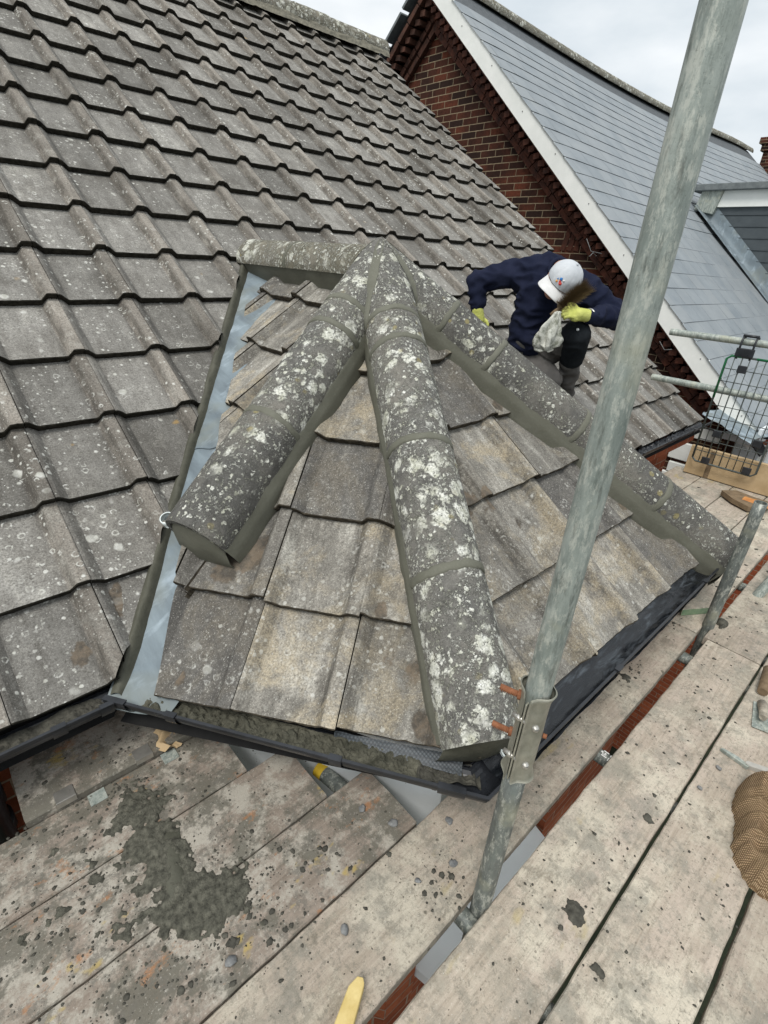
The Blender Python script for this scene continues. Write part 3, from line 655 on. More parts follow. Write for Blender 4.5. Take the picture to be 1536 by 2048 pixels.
# mortar filling the crease between the hips below the apex
def crease(Qa,Qb,S,sa,sb,t1,ra=R_,rb=R_,w=.019,name='mortar_fillet'):
    """mortar seam trowelled along the mitre between two hips, running out on the tiles below"""
    P=AP; bm=BM(); off=rnd.random()*50; fr=[]
    for Q,side in ((Qa,sa),(Qb,sb)):
        d=(V(Q)-P).normalized(); s=d.cross(V((0,0,1))).normalized(); n=s.cross(d); n=n if n.z>0 else -n; fr.append((d,s*side,n))
    ha=V((fr[0][0].x,fr[0][0].y,0)).normalized(); hb=V((fr[1][0].x,fr[1][0].y,0)).normalized(); nb=(ha-hb).normalized()
    def on(k,t,a,r): d,s,n=fr[k]; return P+d*t+s*math.cos(a)*r+n*math.sin(a)*r
    def solve(k,t,r):
        sg=1 if k==0 else -1; lo,hi=math.radians(-8),math.radians(125)
        f=lambda a:(on(k,t,a,r)-P).dot(nb)*sg
        if f(lo)>0: return None            # the barrels have parted
        for _ in range(30):
            m=(lo+hi)/2
            if f(m)>0: hi=m
            else: lo=m
        return lo
    T=60; rows=[]
    for i in range(T+1):
        t=-.045+(t1+.045)*i/T; aa=solve(0,t,ra); ab=solve(1,t,rb); ww=w*(1+.35*noise.noise(V((t*13,off,1)))+.15*noise.noise(V((t*50,off,1))))*min(1,.45+(t+.045)*9)
        gone=aa is None or ab is None
        A=on(0,t,(aa if aa is not None else math.radians(-8))+ww/ra*(1 if not gone else .6),ra+.0015); B=on(1,t,(ab if ab is not None else math.radians(-8))+ww/rb*(1 if not gone else .6),rb+.0015)
        rows.append((t,A,B,gone))
    tg=next((r[0] for r in rows if r[3]),t1)
    vs=[]
    for t,A,B,gone in rows:
        row=[]
        for j in range(9):
            q=j/8; p=A.lerp(B,q); sag=math.sin(math.pi*q)
            dive=0 if t<tg-.03 else min(1,(t-tg+.03)/.11); dive=dive*dive*(3-2*dive); h=max(0,(p-S.o).dot(S.n)+.050)
            row.append(bm.verts.new(p+S.n*(.0005+.0012*noise.noise(V((t*40,j,off)))-.003*sag-h*dive*min(1,sag*1.5+dive))))
        vs.append(row)
    for ra_,rb_ in zip(vs,vs[1:]):
        for j in range(8): bm.faces.new((ra_[j],rb_[j],rb_[j+1],ra_[j+1])).smooth=True
    return obj(name,bm,'mortar',house,smooth=True)
crease(LQ2,MH,S_A,-1,1,.50); crease(MH,R0,S_B,-1,1,.44); crease(RIDGE_END,LQ2,S_L,-1,1,.16,ra=.104); crease(R0,RQ,S_C,-1,1,.34)
# small tongue of mortar and a tile stub where the fillet ends on the front left slope
# ---- main ridge
ry=4.63; rz=ry*math.tan(TH)+.0
k=0; x=-1.8
while x<EAST-.05:
    x2=min(x+.455,EAST+.01); barrel((x,ry,rz-.02),(x2+1,ry,rz-.02),0,x2-x-.004,.12,'ridge_tile','ridge3',house,seed=60+k,lift=rnd.uniform(-.004,.006)); k+=1; x+=.457
bm=BM()
def fn(i,j):
    x=-1.8+6.76*i; h=noise.noise(V((x*8,j*3,0)))*.012+noise.noise(V((x*40,j*9,0)))*.006
    return V((x,ry-.112-.035*j+h,rz-.02-.075*j+abs(h)))
grid(bm,fn,240,5); obj('mortar_bedding',bm,simple('old_ridge_mortar',(.14,.135,.11),(.30,.28,.22),22,.95,.9,.01,bscale=60),house,smooth=True)

# ---- left lead valley and the mortar along the cut tiles
def lerp(a,b,k): return a+(b-a)*k
bm=BM()
vdir=(a1-a0).normalized()
def mainz(p,d): return V((p[0],p[1],p[1]*math.tan(TH)-d))
def slz(S,p,d): 
    z=S.o.z-((p[0]-S.o.x)*S.n.x+(p[1]-S.o.y)*S.n.y)/S.n.z; return V((p[0],p[1],z-d))
rightedge=[(.0,(-.002,-.125)),(.10,(.115,.01)),(.2,(.235,.15)),(.3,(.34,.24)),(.5,(.66,.63)),(.7,(.93,.98)),(.9,(1.19,1.33)),(1.0,(1.30,1.44))]
def redge(k):
    for (a,p),(b,q) in zip(rightedge,rightedge[1:]):
        if k<=b: f=(k-a)/(b-a); return V((p[0]+(q[0]-p[0])*f,p[1]+(q[1]-p[1])*f,0))
    return V((*rightedge[-1][1],0))
def vfn(i,j):
    k=i; le=a0.lerp(a1,k)-V((.02,-.02,0)); re=redge(k)+V((.05,-.04,0))
    re=re+V((.09,-.07,0))*min(1,k/.10); p=le.lerp(re,j)
    zr=slz(S_A,re,.088).z if k<.24 else (slz(S_L,re,.088).z if k>.32 else slz(S_A,re,.088).z*(1-(k-.24)/.08)+slz(S_L,re,.088).z*(k-.24)/.08)
    z=mainz(le,.088).z*(1-j)+zr*j-.010*math.sin(math.pi*j)
    if k<.07: z+=.028*(1-k/.07)
    w=.004*noise.noise(V((k*14,j*3,1)))+.0015*noise.noise(V((k*50,j*9,1)))
    return V((p.x,p.y,z+w))
grid(bm,vfn,120,26); lead=obj('lead_valley',bm,'lead',house,smooth=True)
# lap in the lead and the bottom welt
bm=BM()
grid(bm,lambda i,j:vfn(.425+.004*i+.004*noise.noise(V((j*5,0,0)))+.01*j,.1+.8*j)+V((0,0,.0045*(1-i)+.0005)),2,20); obj('lead_lap',bm,'lead',lead,smooth=True)
bm=BM()
def lip(i,j):
    p=vfn(0,i); o=V((-.38,-.62,0))*.010*j
    return p+o+V((0,0,-.002-.004*j*j))
grid(bm,lip,20,5); obj('lead_drip',bm,'lead',lead,smooth=True)
bm=BM(); off=3.3
def mfn(i,j):
    i=.012+.988*i
    p=a0.lerp(a1,i); n=V((vdir.y,-vdir.x,0))
    r=noise.noise(V((i*24,off,0)))*.006+noise.noise(V((i*90,off,0)))*.002
    K=[(-.020,.050),(-.006,.036+.01*noise.noise(V((i*30,5,0)))),(.006,.042),(.017+r*.6,.060),(.031+r,.084),(.034+r,.11)]
    q=j*(len(K)-1); a=min(int(q),len(K)-2); f=q-a; w=K[a][0]+(K[a+1][0]-K[a][0])*f; d=K[a][1]+(K[a+1][1]-K[a][1])*f
    pp=p+n*w; return V((pp.x,pp.y,p.y*math.tan(TH)-d))
grid(bm,mfn,200,12); obj('valley_mortar',bm,'mortar_dark',house,smooth=True)
# right valley lead
bm=BM(); grid(bm,lambda i,j:(lambda p:V((p.x,p.y,max(mainz(p,.10).z,slz(S_R,p,.10).z))))((V((2.93,-.02,0)).lerp(V((1.47,1.5,0)),i)).lerp(V((2.93,-.02,0)).lerp(V((1.47,1.5,0)),i)+V((-.14,-.14,0)),j)),20,6); obj('lead_valley',bm,'lead',house,smooth=True)

# ---- white hip iron curl at the foot of the left hip
def curl(loc,d,r,w,mat,parent,name='hip_iron',ang=(0,300),tail=None):
    bm=BM(); m=frame(d); a_,b_=ang
    def fn(i,j):
        a=math.radians(a_+(b_-a_)*i); return V(loc)+m@V((math.cos(a)*r,math.sin(a)*r,(j-.5)*w))
    n=24; o_=grid(bm,fn,n,2); i_=grid(bm,lambda i,j:V(loc)+m@V((math.cos(math.radians(a_+(b_-a_)*i))*(r-.0035),math.sin(math.radians(a_+(b_-a_)*i))*(r-.0035),(j-.5)*w)),n,2)
    for q in range(n):
        for c in (0,2): bm.faces.new((o_[q][c],o_[q+1][c],i_[q+1][c],i_[q][c]))
    for c in range(2): bm.faces.new((o_[0][c],o_[0][c+1],i_[0][c+1],i_[0][c])); bm.faces.new((o_[n][c],o_[n][c+1],i_[n][c+1],i_[n][c]))
    return obj(name,bm,mat,parent)
dL=(LQ2-AP).normalized()
cp=V((.262,.262,.318))
hi=curl(cp,V((-.42,-.30,.85)),.023,.030,'whiteplastic',house)
bm=BM(); add_tube(bm,[cp+V((.0,0,-.015)),cp+V((.035,-.03,.01))],.0045,8); add_tube(bm,[cp+V((-.012,-.0,-.02)),cp+V((-.012,0,.0))],.008,8); obj('screw',bm,'steel',hi)
e=AP+(R0-AP).normalized()*2.05
hr=curl(e+V((.07,.05,.05)),V((.5,.7,.1)),.028,.025,'steel',house,ang=(-60,200))
bm=BM(); pts=[AP+(R0-AP).normalized()*t+V((.09,.07,.035+.01*math.sin(t*9))) for t in (1.72,1.8,1.86,1.92,1.97)]; add_tube(bm,pts,.022,10); obj('hip_strap',bm,'steel',house)

# ---- gutters
def gutter(pts,parent,mat='pvc',r=.052,name='gutter',brk=(),flip=1):
    """half round gutter along points (centre line at the rim height)"""
    bm=BM(); pts=[V(p) for p in pts]
    rings=[]
    for i,p in enumerate(pts):
        d0=(pts[i]-pts[i-1]).normalized() if i else (pts[1]-pts[0]).normalized(); d1=(pts[i+1]-pts[i]).normalized() if i<len(pts)-1 else d0
        t=(d0+d1).normalized(); s=V((t.y,-t.x,0)).normalized(); k=1/max(.4,d1.dot(t))
        sec=[]
        for rr in (r,r-.003):
            sec.append([(math.cos(a)*rr,min(-math.sin(a)*rr,-.030 if q>10 else 9)) for q,a in enumerate([math.pi*q/14 for q in range(15)])])
        lips=[(r+.004,.0),(r+.004,.006),(r-.004,.007)]
        prof2=lips[::-1]+sec[0]+[(-r,-.029),(-r+.003,-.029)]+sec[1][::-1]+[]
        rings.append([bm.verts.new(p+s*(x*k)+V((0,0,z))) for x,z in prof2])
    n=len(rings[0])
    for a,b in zip(rings,rings[1:]):
        for q in range(n):
            f=bm.faces.new((a[q],a[(q+1)%n],b[(q+1)%n],b[q])); f.smooth=False
    bm.faces.new(rings[0][::-1]); bm.faces.new(rings[-1])
    o=obj(name,bm,mat,parent)
    for (seg,t,kind) in brk:
        a,b=pts[seg],pts[seg+1]; p=a.lerp(b,t); d=(b-a).normalized(); s=V((d.y,-d.x,0))
        bm=BM(); w=.035 if kind=='clip' else .07
        def fn(i,j):
            ang=math.pi*(i*.60-.0); return p+d*(j-.5)*w+s*math.cos(ang)*(r+.006)+V((0,0,-math.sin(ang)*(r+.006)+.002))
        gv=grid(bm,fn,14,2,smooth=False)
        add_box(bm,p+s*(r+.001)+V((0,0,.009)),(.018,w,.004),rot=Matrix((s,d,V((0,0,1)))).transposed())
        obj('bracket',bm,'pvc' if kind!='old' else 'pvc',o)
    return o
gz=-.037
offm=V((0,-.044,0))
nAe=V((nA.x,nA.y,0)).normalized(); 
gA0=V((-.034,-.006,gz)); gM=V((.555,-.886,gz)); gR=V((2.40,-.890,gz))
gutter([(-1.8,.000,gz-.004),(-.30,-.001,gz-.002),gA0,V((.26,-.446,gz)),gM,V((1.25,-.888,gz)),V((1.8,-.889,gz)),gR,V((2.97,-.02,gz))],house,brk=((1,.35,'clip'),(1,.80,'clip'),(2,.04,'joint'),(2,.38,'clip'),(3,.30,'clip'),(3,.88,'joint'),(4,.17,'joint'),(4,.97,'clip'),(6,.42,'clip')))
gutter([(3.05,.0,gz),(4.0,.0,gz),(4.99,.0,gz)],house,brk=((0,.5,'clip'),(1,.55,'clip')))
# black underlay dressed over the front gutter, wrinkled
bm=BM()
def uf(i,j):
    x=.62+1.80*i; y0=-.835; p=V((x,y0-.112*j,0)); w=noise.noise(V((x*6,j*2,0)))*.008+noise.noise(V((x*22,j*5,4)))*.004
    z=-.044-.030*math.sin(j*math.pi*.92)+w*(.3+j)
    return V((p.x,p.y+.006*noise.noise(V((x*9,0,2))),z))
grid(bm,uf,200,14); obj('gutter_lining',bm,'pvc_dusty',house,smooth=True)
# dimpled eaves strip under the front left tiles
bm=BM()
uA=(M0-V0).normalized(); oA=V((uA.y,-uA.x,0)); 
if oA.dot(V((-.8,-.6,0)))<0: oA=-oA
def ef(i,j):
    q=.66+.36*i; p=V0+uA*q; w=noise.noise(V((i*9,j,0)))*.004
    return V((p.x,p.y,0))+oA*(-.035+.046*j*(.25+.75*i))+V((0,0,-.048-.020*j+w))
grid(bm,ef,60,6); obj('eaves_strip',bm,'membrane',house,smooth=True)
# mortar rubble lying in the gutter of the bay
bm=BM()
def lump_field(bm,path,count,r0,r1,spread,z,zs=.02):
    for i in range(count):
        t=rnd.random(); p=path(t); o_=rnd.gauss(0,spread); 
        r=rnd.uniform(r0,r1)*rnd.choice((.6,.8,1,1)); add_ball(bm,p+V((oA.x*o_,oA.y*o_,z+rnd.random()*zs)),r,1 if r<.008 else 2,.55,(1,rnd.uniform(.7,1.2),.75))
def rubble(path0,path1,w,z,amp,n,m,mat,name,label,cat,seed,taper=True):
    a_,b_=V(path0),V(path1); d=(b_-a_).normalized(); sd=V((d.y,-d.x,0)); bm=BM()
    def fn(i,j):
        q=(j-.5)*2; p=a_.lerp(b_,i)+sd*q*w*.5; s1=V((p.x,p.y,seed))
        l=abs(noise.noise(s1*28))*1.1+abs(noise.noise(s1*60))*.7+abs(noise.noise(s1*130))*.35
        h=(q*q)*.010+amp*max(0,l-.15)*(1-.8*q*q)-.006+.012*noise.noise(V((i*7,seed,0)))
        e=min(i,1-i)*12
        return V((p.x,p.y,max(z-.012,z+h-(.02*(1-e) if e<1 else 0))))
    grid(bm,fn,n,m); return tag(obj(name,bm,mat,None,smooth=True,origin=tuple(a_.lerp(b_,.5)+V((0,0,z)))),label,cat,None,'stuff')
rubble((-.012,-.045,0),(.50,-.80,0),.076,-.066,.022,420,44,'gutterdirt','gutter_mortar','crumbly wet mortar droppings filling the black bay gutter','mortar rubble',1)
rubble((.46,-.745,0),(.585,-.875,0),.060,-.070,.012,120,30,'crumb','gutter_silt','thin dark silt in the corner of the black bay gutter','silt',5)
rubble((-.60,.0,0),(-.06,-.0,0),.070,-.070,.016,220,26,'crumb','gutter_moss','dark moss and grit lying in the gutter at the left edge','moss debris',9)
rubble((3.15,.0,0),(4.6,-.0,0),.075,-.058,.030,240,20,'pvc','gutter_debris','black debris lying in the distant gutter beyond the right hip','gutter debris',12)
curl(V((.652,-.905,.012)),V((-.45,-.35,.8)),.026,.030,'whiteplastic',house)

# ---- walls under the eaves
def wall_prism(name,pts,z0,z1,mat,parent,close=True):
    bm=BM(); poly_prism(bm,pts,z0,z1); bmesh.ops.recalc_face_normals(bm,faces=bm.faces[:]); uv_box(bm); return obj(name,bm,mat,parent)
wall_prism('wall',[(-1.8,.19),(4.86,.19),(4.86,9.0),(-1.8,9.0)],-5.4,-.02,'brick_red',house)
wall_prism('fascia',[(2.9,.03),(4.9,.03),(4.9,.10),(2.9,.10)],-.22,-.075,'brick_red',house)
bayp=[(.02,.20),(.62,-.74),(2.27,-.75),(2.86,.20)]
wall_prism('bay_wall',bayp,-1.30,-.16,'whitegrey',house)
wall_prism('bay_soffit',[(-.01,.20),(.585,-.80),(2.29,-.81),(2.9,.20)],-.16,-.085,'whitegrey',house)
wall_prism('bay_lower_wall',[(.05,.12),(.635,-.72),(2.25,-.73),(2.83,.12)],-5.4,-1.34,'brick_red',house)
wall_prism('window_sill',[(.56,-.70),(.60,-.86),(1.40,-.86),(1.44,-.70)],-1.36,-1.30,'sill',house)
wall_prism('window_sill',[(-.03,.10),(.50,-.69),(.56,-.64),(.06,.12)],-1.20,-1.12,'sill',house)
wall_prism('brick_pier',[(1.46,-.70),(1.46,-.80),(2.18,-.80),(2.2,-.70)],-5.4,-.17,'brick_red',house)
wall_prism('brick_pier',[(.22,-.40),(.20,-.50),(.42,-.78),(.56,-.79),(.56,-.70)],-5.4,-1.0,'brick_red',house)
# black downpipe and hopper at the left corner
bm=BM(); add_tube(bm,[(-.415,.0,-.09),(-.415,.0,-.14),(-.415,.10,-.24),(-.415,.12,-.9),(-.415,.12,-5.3)],.034,20); add_tube(bm,[(-.415,.118,-.36),(-.415,.118,-.28)],.041,20); add_tube(bm,[(-.415,.12,-.48),(-.415,.12,-.42)],.041,20)
obj('downpipe',bm,'pvc',house)

# ================================================================== GROUND
bm=BM(); s=400
bm.faces.new([bm.verts.new(p) for p in ((-s,-s,-5.42),(s,-s,-5.42),(s,s,-5.42),(-s,s,-5.42))])
o=obj('ground',bm,'ground'); o['kind']='structure'

# ================================================================== SCAFFOLD
def board(name,x0,x1,y0,y1,label,mat='board',z=-.30,yaw=0.0,th=.038,group='scaffold boards of the deck'):
    bm=BM(); L_=x1-x0; nx=max(8,int(L_/.025)); off=rnd.random()*90; w=y1-y0
    sec=[(0,-th),(0,-.005),(.003,-.001),(.009,0)]+[(w*k/6,0) for k in range(1,6)]+[(w-.009,0),(w-.003,-.001),(w,-.005),(w,-th)]
    rows=[]
    for i in range(nx+1):
        x=x0+L_*i/nx; row=[]
        for k,(a,b) in enumerate(sec):
            e=1 if k<4 or k>8 else 0
            wy=(noise.noise(V((x*11,k*.2,off)))*.0022+noise.noise(V((x*45,k*.2,off)))*.0012)*e
            wz=noise.noise(V((x*3,a*6,off)))*.0015 + (noise.noise(V((x*40,k,off)))*.0012 if e and b>-.01 else 0)
            dx=0
            if i in (0,nx): dx=noise.noise(V((a*30,off,i)))*.003
            row.append(bm.verts.new((x+dx,y0+a+wy+yaw*(x-x0),z+b+wz)))
        rows.append(row)
    for a,b in zip(rows,rows[1:]):
        for k in range(len(sec)-1): bm.faces.new((a[k],b[k],b[k+1],a[k+1]))
        bm.faces.new((a[-1],b[-1],b[0],a[0]))
    bm.faces.new(rows[0]); bm.faces.new(rows[-1][::-1]); bmesh.ops.recalc_face_normals(bm,faces=bm.faces[:])
    o=obj(name,bm,mat,None,origin=(x0,y0,z)); return tag(o,label,'scaffold board',group)
b1=board('scaffold_board',-.345,.125,-.0795,.170,'short brown scaffold board tucked under the left gutter beside the black downpipe','board_dirty_shaded',z=-.276)
b2=board('scaffold_board',-1.7,.195,-.303,-.081,'mortar smeared scaffold board second from the house wall, with clips on its edge','board_dirty_shaded')
board('scaffold_board',-1.7,.335,-.531,-.307,'scaffold board under the big wet mortar pile, ending by the yellow banded tube','board_dirty_shaded')
board('scaffold_board',-1.7,.485,-.761,-.536,'scaffold board with three round stones near its end under the bay gutter','board_dirty_shaded')
board('scaffold_board',-1.7,2.062,-.985,-.766,'long scaffold board under the bay corner, just inside the tall pole')
board('scaffold_board',2.070,4.30,-.980,-.752,'scaffold board beside the shorter pole, carrying the green edged block')
board('scaffold_board',-1.7,2.060,-1.234,-1.029,'long pale scaffold board just outside the open gap, nearest the tall pole')
board('scaffold_board',2.068,4.40,-1.234,-1.012,'pale scaffold board outside the gap beyond the butt joint, beside the shorter pole')
board('scaffold_board',-1.7,2.060,-1.462,-1.243,'scaffold board in the bottom right of the deck with the sack on its far end')
board('scaffold_board',2.068,4.40,-1.462,-1.243,'scaffold board on the far right edge beyond the butt joint',)
board('scaffold_board',-1.7,2.060,-1.700,-1.474,'outermost scaffold board in the bottom right corner beyond the wide black joint')
board('scaffold_board',2.62,4.30,-.747,-.527,'far scaffold board under the split orange offcut')
board('scaffold_board',2.74,4.30,-.522,-.298,'far scaffold board second from the brick wall, meeting the toe board')
board('scaffold_board',2.86,4.30,-.293,-.071,'far scaffold board nearest the brick wall below the distant gutter')
# edge clips on the second board
for x in (-.245,-.030):
    bm=BM(); add_box(bm,(x,-.058,-.2745),(.050,.042,.003),bev=.0008); add_box(bm,(x,-.0812,-.282),(.050,.003,.018)); obj('edge_clip',bm,'steel',b1)
for x in (-.175,.035):
    bm=BM(); add_box(bm,(x,-.106,-.2985),(.045,.042,.002),bev=.0006); obj('edge_clip',bm,'galv',b2)
def pole(name,a,b,r,label,mat='galv',cat='scaffold tube',group=None,parts=None):
    t=thing(name,label,cat,a,group); bm=BM(); n=40; A=V(a);B=V(b)
    add_tube(bm,[A.lerp(B,k/n) for k in range(n+1)],r,32,inner=.86); obj('tube',bm,mat,t); return t
PB=V((.473,-1.006,-2.6)); PT=V((.523,-1.000,2.4))
def pol(z): return V((.473,-1.008,-.30)).lerp(V((.503,-1.006,1.41)),(z+.3)/1.71)
mainp=thing('scaffold_pole','tall galvanised scaffold pole rising in front of the bay roof, with a bolted sleeve coupler','scaffold pole',pol(-.36))
bm=BM(); add_tube(bm,[pol(-2.4+k*.1) for k in range(26+1)],.0242,36); obj('tube',bm,'galv_dark',mainp)
bm=BM(); add_tube(bm,[pol(.305+k*.06) for k in range(36)],.0242,36); obj('tube',bm,'galv',mainp)
# sleeve coupler: two bowed shells bolted together
bm=BM(); c=V((0,0,0)); ax=(pol(1)-pol(0)).normalized()
toC=(CAM_POS-pol(.3)); toC.z=0; toC.normalize(); side=V((-toC.y,toC.x,0))   # side points left in the picture
if side.dot(V((-.7,.6,0)))<0: side=-side
slit=(toC*.83+side*.28).normalized(); slit_s=V((-slit.y,slit.x,0))
if slit_s.dot(side)<0: slit_s=-slit_s
def shell(sgn):
    def fn(i,j):
        a=math.radians(14+152*i); z=.19+.235*j; r=.0285+.0012*noise.noise(V((i*3,j*5,sgn)))
        fl=0
        d=math.cos(a)*1.0; p=pol(z)+slit*(math.cos(a)*r)+slit_s*sgn*(math.sin(a)*r)
        if i<.16:
            k=(.16-i)/.16; p=pol(z)+slit*(.0275+.014*k)+slit_s*sgn*(.0075+.004*(1-k))
        if i>.84:
            k=(i-.84)/.16; p=pol(z)-slit*(.0275+.012*k)+slit_s*sgn*(.007+.004*(1-k))
        e=min(j,1-j); p=p+slit_s*sgn*(.006*max(0,.10-e)/.10)*( .3+math.sin(math.pi*i))
        return p
    o_=grid(bm,fn,36,24); i_=grid(bm,lambda i,j:fn(i,j)-slit_s*sgn*.0032,36,24)
    for a in range(36):
        for c in (0,24): bm.faces.new((o_[a][c],o_[a+1][c],i_[a+1][c],i_[a][c]))
    for b in range(24):
        for r in (0,36): bm.faces.new((o_[r][b],o_[r][b+1],i_[r][b+1],i_[r][b]))
shell(1); shell(-1); slv=obj('sleeve_coupler',bm,'coupler',mainp,smooth=True)
bm=BM(); P0=pol(.305); add_box(bm,P0+slit*.038,(.0035,.010,.21),rot=Matrix((slit_s,slit,ax)).transposed(),bev=.0008); obj('centre_plate',bm,'coupler',slv)
for zz in (.365,.262):
    bm=BM(); p=pol(zz)+slit*.037; add_tube(bm,[p-slit_s*.007,p+slit_s*.024],.0052,14)
    add_ball(bm,p-slit_s*.026,.0075,2,0,(1,1,1)); add_ball(bm,p+slit_s*.010,.007,2); obj('bolt',bm,'steel',slv)
    bm=BM(); q=pol(zz+.022)+side*.030-slit*.004; add_tube(bm,[q-side*.01,q+side*.006],.0105,6); add_tube(bm,[q+side*.004,q+side*.042+V((0,0,.004))],.0062,12)
    for k in range(9): add_tube(bm,[q+side*(.008+.0036*k),q+side*(.0094+.0036*k)],.0070,12)
    obj('rusty_bolt',bm,'rust',slv)
bm=BM(); q=pol(.31)-side*.030; add_tube(bm,[q,q-side*.008],.005,10); obj('rivet',bm,'rust',slv)

p2=pole('scaffold_pole',(2.165,-1.0,-2.4),(2.165,-.998,.335),.0242,'short dark grey scaffold pole with an open top beyond the bay','galv_dark','scaffold pole')
br=pole('brace_tube',(2.50,-1.0,-.62),(2.90,-1.20,.20),.0242,'pale greenish brace tube slanting up at the right edge of the picture',cat='brace tube')
# transoms under the boards
def transom(x,y0,y1,z,label,mat='galv_dark'):
    return pole('transom_tube',(x,y0,z),(x,y1,z),.0242,label,mat,'scaffold tube','transom tubes under the boards')
transom(.432,-2.0,-.745,-.364,'short grey transom tube at the foot of the tall pole')
transom(1.17,-2.0,-.9,-.364,'transom tube with a white stencilled print seen in the gap between the boards')
transom(1.94,-2.0,-.9,-.364,'transom tube in the gap between the white wall and the shorter pole')
transom(2.205,-2.0,-.9,-.364,'transom tube at the foot of the shorter pole'); transom(2.80,-2.0,-.9,-.364,'transom tube crossing the gap below the slanting brace')
ty=thing('scaffold_tube','grey scaffold tube end with a yellow painted band poking out under the bay gutter','scaffold tube',(.405,-.43,-.375))
bm=BM(); add_tube(bm,[(.400,-.400,-.372),(.455,-.80,-.372)],.0242,28,inner=.86); obj('tube',bm,'galv_dark',ty)
bm=BM(); add_tube(bm,[(.3995,-.397,-.372),(.4035,-.428,-.372)],.0250,28,cap=False); obj('yellow_band',bm,'yellow',ty)
tv=pole('scaffold_tube',(1.60,-.93,-.40),(1.72,-.30,-2.2),.0242,'grey tube slanting down behind the gap between the boards','galv')
tv2=pole('scaffold_tube',(.26,-.92,-.40),(.34,-.45,-2.4),.0242,'dark tube slanting down in the gap at the bottom edge','galv_dark')
# white print on the transom
bm=BM()
for (a,b,w,h) in ((0,0,.006,.030),(.009,.004,.004,.022),(.017,0,.008,.010),(.017,.014,.008,.012),(.028,.0,.005,.03),(0,-.02,.02,.005),(.022,-.022,.012,.008),(.004,-.032,.026,.005)):
    add_box(bm,(1.157+a*.8,-1.004+b*.8-.0,-.3392),(w*.8,h*.6,.001))
tr=[o for o in bpy.data.objects if o.name.startswith('transom_tube')][1]; obj('stencil_print',bm,'print_white',tr)

# guard rails, toe board and mesh guard at the far end of the deck
pole('guard_rail',(4.165,.235,.735),(4.165,-1.6,.735),.0242,'upper galvanised guard rail with the mesh guard hooked over it','galv','guard rail','guard rails at the deck end')
pole('guard_rail',(4.165,.275,.385),(4.165,-1.6,.385),.0242,'lower galvanised guard rail crossing behind the mesh guard','galv','guard rail','guard rails at the deck end')
tb=thing('toe_board','pale timber toe board standing on edge across the end of the deck','toe board',(4.19,-.9,-.30))
bm=BM(); add_box(bm,(4.205,-.88,-.18),(.036,1.44,.225),bev=.003); obj('plank',bm,'toewood',tb)
bm=BM(); add_box(bm,(4.186,-.325,-.185),(.002,.035,.215)); 
for k in range(14): add_ball(bm,(4.185,-.325+rnd.uniform(-.012,.012),-.28+k*.014),.003,1)
obj('end_band',bm,'darkwood',tb)
bg_=thing('mesh_guard','dark steel mesh brick guard hooked on the rail and standing on the toe board','mesh guard',(4.13,-.43,-.17))
def gp(u,v): # u 0..1 across, v 0..1 up
    x=4.135; return V((x,-.205-.435*u,-.165+.80*v))
bm=BM(); 
loop=[gp(0,.03),gp(0,.97),gp(.06,1.0),gp(.94,1.0),gp(1,.97),gp(1,.03),gp(.94,0),gp(.06,0),gp(0,.03)]
add_tube(bm,loop,.0075,8); obj('frame',bm,'meshsteel',bg_)
bm=BM(); add_tube(bm,[gp(.0,.62),gp(0,.97),gp(.06,1.0),gp(.20,1.0)],.0085,8); add_tube(bm,[gp(.42,1.0),gp(.94,1.0),gp(1,.97)],.0085,8); obj('green_edge',bm,'green_plastic',bg_)
bm=BM()
for k in range(1,9): add_tube(bm,[gp(k/9,.0),gp(k/9,1.0)],.0045 if k in (2,4) else .0032,6)
for k in range(1,9): add_tube(bm,[gp(0,k/9)+V((-.005,0,0)),gp(1,k/9)+V((-.005,0,0))],.0030,6)
obj('wire_mesh',bm,'meshsteel',bg_)
for (u,v) in ((.27,.90),(.25,.30),(.22,.03),(.86,.04),(.86,.30)):
    bm=BM(); add_box(bm,gp(u,v)+V((-.01,0,0)),(.012,.058,.052),bev=.004); obj('plastic_clip',bm,'pvc',bg_)
bm=BM()
for y in (-.262,-.345): add_tube(bm,[V((4.133,y,.62)),V((4.128,y,.73)),V((4.15,y,.772)),V((4.185,y,.770)),V((4.20,y,.735))],.007,8)
add_tube(bm,[V((4.150,-.255,.776)),V((4.150,-.352,.776))],.010,8); add_box(bm,(4.130,-.303,.665),(.014,.115,.06),bev=.005); obj('hook',bm,'pvc',bg_)

